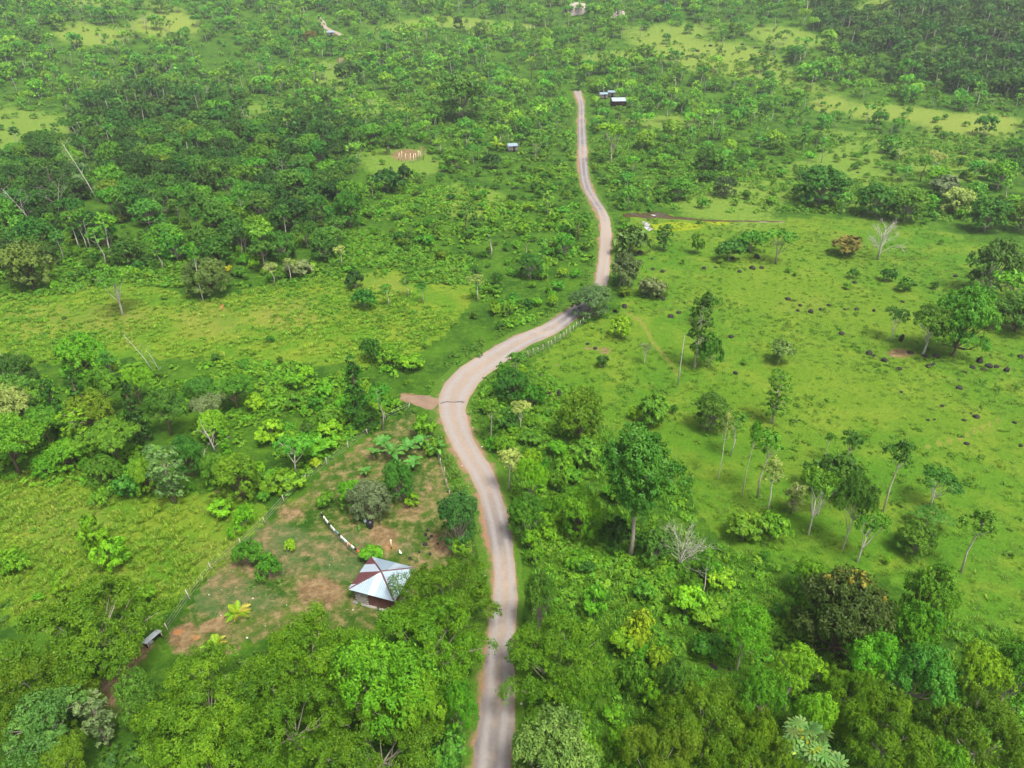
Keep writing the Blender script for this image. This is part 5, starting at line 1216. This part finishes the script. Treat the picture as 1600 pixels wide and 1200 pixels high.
mass('dark_woodland', r_d[srng.random(len(r_d)) < 2], TD, None, (.052,.148,.017), 'F', KT[:5]+KT[6:8], HK)
mass('woodland', r_o[half], TD, None, (.150,.350,.022), 'F', KT, HK); mass('green_woodland', r_o[~half], TD, None, (.100,.268,.024), 'F', KT, HK)
rest = si[NS:]; nearS = rest[qd[rest] < 300]; farS = rest[qd[rest] >= 300]; h2 = srng.random(len(nearS)) < .5
mass('undergrowth', nearS[h2], SD, None, (.110,.265,.014), 'M', KS, HK); mass('dark_undergrowth', nearS[~h2], SD, None, (.068,.178,.014), 'M', KS, HK); mass('far_undergrowth', farS, SD, None, (.118,.290,.020), 'F', KS, HK)

# grass tufts and leafy weeds over the open ground
def tuft(seed, n, h, spread, wdt):
    rng = np.random.default_rng(seed); V, T = [], []
    for i in range(n):
        a = rng.random()*6.283; r = spread*rng.random()**.5; b_ = np.array([r*math.cos(a), r*math.sin(a), -.03]); a2 = a+rng.normal()*.8; hh = h*(.5+.7*rng.random()); d = np.array([math.cos(a2), math.sin(a2), 0])
        s = np.array([-d[1], d[0], 0])*wdt; t = b_+d*hh*.75+[0,0,hh*.8]; m = b_+d*hh*.25+[0,0,hh*.6]; V += [b_-s*.6, b_+s*.6, m+s, t, m-s]; T += [rng.random()]*5
    V = np.array(V); k = np.arange(n)*5; F4 = np.stack([k, k+1, k+2, k+4], 1); F3 = np.stack([k+4, k+2, k+3], 1)
    return mkmesh('tuft', V, [F4, F3], [LEAF], attrs=dict(tint=np.array(T)))
def weed(seed, n, R, sz):
    rng = np.random.default_rng(seed); V, F, t = spray([[0,0,R*.28,R,R,R*.45]], 7, n, sz, .5, rng, .6, -.05, .55, .5); return mkmesh('weed', V, [F], [LEAF], attrs=dict(tint=t))
TUFTS = [tuft(i, 22, .42, .5, .035) for i in range(3)]; LONG = [tuft(10+i, 24, .85, .55, .045) for i in range(3)]; WEEDS = [weed(i, 14, .55, .13) for i in range(3)]
def ground_points(poly, per_m2, rmax, seed, rmin=36):
    rng = np.random.default_rng(seed); px_ = np.array(poly, float); g_ = np.array([G(x, min(max(y, 60), 1400))[0][:2] for x, y in poly]); lo, hi = g_.min(0), g_.max(0); lo = np.maximum(lo, -rmax); hi = np.minimum(hi, rmax)
    n = int((hi-lo).prod()*per_m2); x = lo[0]+(hi[0]-lo[0])*rng.random(n); y = lo[1]+(hi[1]-lo[1])*rng.random(n); z = H(x, y); a, b_, d = PX(x, y, z); r = np.hypot(x, y)
    k = inpoly(a, b_, poly) & (r < rmax) & (r > rmin) & (a > -60) & (a < 1660) & (b_ < 1260); x, y, z, a, b_ = x[k], y[k], z[k], a[k], b_[k]
    k = (road_dist(x, y) > 3.6) & (blobs(a, b_, SOIL) < .42); return np.stack([x, y, z], 1)[k], a[k], b_[k]
def grass(name, poly, per, rmax, protos, color, s0, s1, seed, clump=None, mask=None):
    P_, a, b_ = ground_points(poly, per, rmax, seed)
    if clump:
        v = np.sin(P_[:,0]/clump+.7)*np.sin(P_[:,1]/clump*1.15)+.8*np.sin(P_[:,0]/clump*.43+P_[:,1]/clump*.61+seed)+srng.normal(size=len(P_))*.45; k = v > .1; P_, a, b_ = P_[k], a[k], b_[k]
    if mask is not None: k = mask(a, b_); P_ = P_[k]
    s = s0+(s1-s0)*srng.random(len(P_)); return scatter(name, P_, rotz(len(P_)), np.stack([s, s, s*(.7+.5*srng.random(len(P_)))], 1), srng.integers(0, len(protos), len(P_)), protos, color)
notyard = lambda a, b_: ~inpoly(a, b_, YARD)
grass('pasture_grass', PASTURE, .55, 260, TUFTS, (.105,.205,.022), .5, 1.0, 31, 7)
grass('tall_grass', LEFTFIELD, 1.3, 260, LONG, (.135,.285,.014), .4, .85, 32, 5); grass('dry_grass', LEFTFIELD, .5, 260, LONG, (.175,.285,.022), .4, .85, 33, 9)
grass('field_weeds', LEFTFIELD, .30, 260, WEEDS, (.095,.225,.014), .6, 1.4, 34, 6)
grass('field_grass', FRONTFIELD, 2.2, 160, LONG, (.130,.250,.012), .35, .75, 35, 4); grass('pale_grass', FRONTFIELD, 1.0, 160, LONG, (.18,.265,.028), .35, .7, 36, 6)
grass('pasture_weeds', PASTURE, .22, 260, WEEDS, (.075,.185,.012), .3, .95, 37, 5); grass('pasture_tussocks', PASTURE, .35, 200, LONG, (.115,.225,.013), .3, .7, 48, 3.5)
SLOPE_ALL = [(745,600),(850,580),(960,690),(1060,720),(1100,850),(1240,890),(1400,950),(1700,1010),(1700,1260),(800,1260),(820,900),(800,760)]
grass('lush_weeds', SLOPE_ALL, 1.0, 170, WEEDS, (.098,.250,.012), .7, 1.7, 38, 3.2); grass('lush_grass', SLOPE_ALL, 1.6, 170, LONG, (.095,.240,.012), .5, 1.0, 39)
WEED_L = [(330,560),(640,560),(860,480),(925,440),(935,330),(905,262),(640,262),(560,300),(560,420),(330,430),(-60,450),(-60,480),(560,480),(640,590),(600,660),(430,790),(-60,790),(-60,580)]
grass('slope_weeds', [(-60,575),(330,565),(650,570),(640,640),(600,655),(430,790),(300,780),(-60,750)], .9, 220, WEEDS, (.100,.250,.012), .8, 1.9, 40, 4, notyard)
grass('bush_weeds', LBUSH, .35, 330, WEEDS, (.108,.260,.014), 1.0, 2.2, 41, 7); grass('band_weeds', RBAND, .28, 420, WEEDS, (.098,.235,.016), .9, 2.4, 42, 11); grass('forest_edge_weeds', [(-60,375),(330,370),(560,360),(740,400),(740,445),(560,440),(430,455),(200,445),(-60,480)], .9, 260, WEEDS, (.085,.215,.013), .9, 2.3, 49, 6)
grass('far_weeds', [(-60,62),(1660,62),(1660,215),(900,262),(-60,262)], .035, 760, WEEDS, (.095,.220,.020), 1.4, 3.6, 50, 23)
grass('roadside_grass', [(640,640),(690,660),(740,780),(760,880),(760,900),(735,860),(700,760),(685,700)], 1.6, 200, LONG, (.080,.170,.02), .5, .9, 43)
grass('yard_grass', YARD, 1.2, 200, TUFTS, (.085,.160,.040), .35, .7, 44, 5, lambda a, b_: blobs(a, b_, MOWN) > .3); grass('yard_weeds', YARD, .10, 200, WEEDS, (.075,.160,.025), .4, 1.0, 45, 4)
grass('gully_undergrowth', BLWOOD, .55, 130, WEEDS, (.050,.130,.014), .8, 1.8, 46, 4, notyard)
grass('verge_weeds', [(640,590),(930,440),(960,500),(860,600),(760,620),(730,600)], .5, 260, WEEDS, (.070,.170,.016), .6, 1.3, 47, 6)

ii = np.nonzero((np.hypot(RC[:,0], RC[:,1]) < 330) & (RC[:,1] > 25))[0]; ii = np.repeat(ii, 5); sd_ = srng.choice([-1, 1], len(ii)); TT = np.gradient(RC, axis=0); TT /= np.linalg.norm(TT, axis=1)[:, None]; NN = np.stack([TT[:,1], -TT[:,0]], 1)
gap = np.sin(ii*.13+sd_*2)+np.sin(ii*.37+sd_)+srng.normal(size=len(ii))*.5; kk = gap > .1; ii, sd_ = ii[kk], sd_[kk]
off = RW[ii]*.5+np.where(sd_ > 0, .55, .15)+1.7*srng.random(len(ii)); E_ = RC[ii]+NN[ii]*(off*sd_)[:, None]+TT[ii]*(srng.random((len(ii), 1))-.5)*2.5; s_ = .25+.7*srng.random(len(ii))
scatter('roadside_weeds', np.stack([E_[:,0], E_[:,1], H(E_[:,0], E_[:,1])+.05], 1), rotz(len(ii)), np.stack([s_, s_, s_*.9], 1), srng.integers(0, 6, len(ii)), WEEDS+LONG, (.080,.195,.014))
# litter and pale stones: white specks on the lawn and the roadside
wst = plain('white_stone', (.40,.38,.34)); me = ROCKS[0].copy(); me.materials.clear(); me.materials.append(wst)
P_, a, b_ = ground_points([(270,990),(360,880),(560,860),(560,985),(400,1000)], .12, 200, 51); P2_ = np.concatenate([RC[(np.arange(len(RC)) % 3) == 0]+srng.normal(size=(len(RC[::3]), 2))*0+np.array([1, 0])*((RW[::3, None]*.5+.8*srng.random((len(RC[::3]), 1)))*srng.choice([-1, 1], (len(RC[::3]), 1)))])
P2_ = P2_[(P2_[:, 1] < 150) & (P2_[:, 1] > 30)]; P_ = np.concatenate([P_, np.stack([P2_[:,0], P2_[:,1], H(P2_[:,0], P2_[:,1])+.08], 1)]); s = .04+.10*srng.random(len(P_))**2
scatter('pale_pebbles', P_, rotz(len(P_)), np.stack([s, s, s*.6], 1), np.zeros(len(P_), int), [me], (.6,.6,.55))

# ------------------------------------------------------------------ words that single out every plant and rock
LM = [('the metal-roofed house',595,905),('the tall thick-trunked tree',985,770),('the dome-shaped tree',905,640),('the leafless grey tree',1376,378),('the road bend',708,630),('the stream',1020,338),('the dark brown-green tree',1300,955),('the huge domed tree',723,155),
      ('the largest far hut',966,158),('the brownish-olive round tree',52,415),('the grey-trunked field tree',192,460),('the dark oval thicket',606,282),('the grey dead bush',1062,858),('the draped column tree',562,615),('the orange bare spot',347,479),('the white dead branches',335,688),('the leaning lime pair',168,845),
      ('the farther palm',372,945),('the forked white-limbed tree',1442,515),('the yellow far hill',1120,88),('the pink rock face',903,12),('the far dirt track',522,48),('the post row',852,530),('the pale far field',250,42),('the light green corner field',48,205),('the flat-topped lime tree',957,225),('the umbrella tree',1467,745),
      ('the white-stemmed group',1160,720),('the cauliflower-crowned tree',596,1050),('the big-leaved plant',1265,1165),('the dark twin shrubs',565,460),('the vine-clad pasture tree',1092,510),('the road end',907,160),('the far dark round tree',546,115),('the lone compact pasture tree',1108,645),('the yellow-topped shrub',995,985),
      ('the lone lime shrub',965,1152),('the far stakes',790,46),('the fanned bare tree',95,300),('the half-hidden pale hut',800,232),('the bright shrub on a white stem',1205,825),('the dark shrubby corner tree',1585,490),('the paired lime-topped pasture tree',1420,930),('the pale-trunked tree above dark rocks',1151,985),
      ('the bluish-green shrub-land tree',1050,1070),('the yellow mid meadow',1400,178),('the rounded tree over the meadow',1412,322),('the tall pale-green woodland tree',275,740),('the black barrel',579,817),('the roadside dark greyish tree',922,470),('the stand of bananas',630,710),('the big feathery tree by the gully',130,985),('the lime bushes outside the yard',370,812)]
DIRS = ['right of','above right of','above','above left of','left of','below left of','below','below right of']
DIRW = ['on the right of','up-slope right of','directly beyond','up-slope left of','on the left of','nearer and left of','just nearer than','nearer and right of']
CW_ = dict(lime='lime-green', bright='bright green', mid='mid-green', dark='dark green', deep='very dark green', olive='olive green', blue='bluish-green', pale='pale', yellow='yellowish', grey='greyish', white='white')
FW = dict(round='rounded', open='open-crowned', umbrella='flat-topped', slender='slender', poplar='upright', shrub='dense', bushy='loose', hedge='sprawling', rock='')
ORD = ['closest', 'second', 'third', 'fourth', 'fifth', 'sixth', 'seventh', 'eighth', 'ninth', 'tenth', 'eleventh', 'twelfth']
buckets = {}
used = set(t['label'] for t in THINGS if t['label'])
for t in THINGS:
    if t['label']: continue
    ds = [(math.hypot((t['px']-x)*1.0, (t['py']-y)*1.3), n_, x, y) for n_, x, y in LM]; d, n_, x, y = min(ds)
    a = int(round(math.degrees(math.atan2(y-t['py'], t['px']-x))/45)) % 8
    wd = 'large' if t['w'] > 42 else ('middling' if t['w'] > 24 else ('small' if t['w'] > 12 else 'tiny'))
    if t['kind'] == 'rock': nm_ = 'black stone' if 'heaped' in t['o'].get('group', '') else 'dark boulder'; desc = f"{wd} {nm_}"
    else: desc = f"{wd} {CW_.get(t['color'], 'green')} {FW.get(t['kind'], '')} {TCAT.get(t['name'], 'plant')}".replace('  ', ' ')
    if d < 14: a = 8
    buckets.setdefault((desc, n_, a), []).append((d, t))
for (desc, n_, a), lst in buckets.items():
    lst.sort(key=lambda q: q[0]); rel = (DIRW+['right beside'])[a]
    for k, (d, t) in enumerate(lst):
        lb = f"{desc} {rel} {n_}" if len(lst) == 1 else f"{ORD[min(k, 11)]} {desc} {rel} {n_}"
        t['o']['label'] = lb; t['label'] = lb

# ------------------------------------------------------------------ thin haze: one closed box round everything
hm = bpy.data.materials.new('haze'); hm.use_nodes = True; hnt = hm.node_tree; hnt.nodes.clear(); ho = hnt.nodes.new('ShaderNodeOutputMaterial'); hv = hnt.nodes.new('ShaderNodeVolumePrincipled')
hv.inputs['Color'].default_value = (.88,.94,.96,1); hv.inputs['Density'].default_value = .00019; hv.inputs['Anisotropy'].default_value = .2; hnt.links.new(hv.outputs[0], ho.inputs['Volume'])
mb = MB(); zlo = float(min(H(X_, Y_).min() for X_, Y_ in [(np.linspace(-2700, 2700, 400), np.full(400, v)) for v in np.linspace(-2700, 2700, 200)]))-1.5; zhi = 360.0
mb.box((0, 0, (zlo+zhi)/2), (5400, 5400, zhi-zlo)); hz = obj('haze', mb.mesh('haze', [hm])); tag(hz, kind='stuff'); SC.cycles.volume_step_rate = 10
print('THINGS', len(THINGS), 'trees', sum(1 for t in THINGS if t['name'].endswith('tree')), 'shrubs', sum(1 for t in THINGS if t['name'] == 'shrub'), 'massT', len(ti)-NT, 'massS', len(si)-NS)
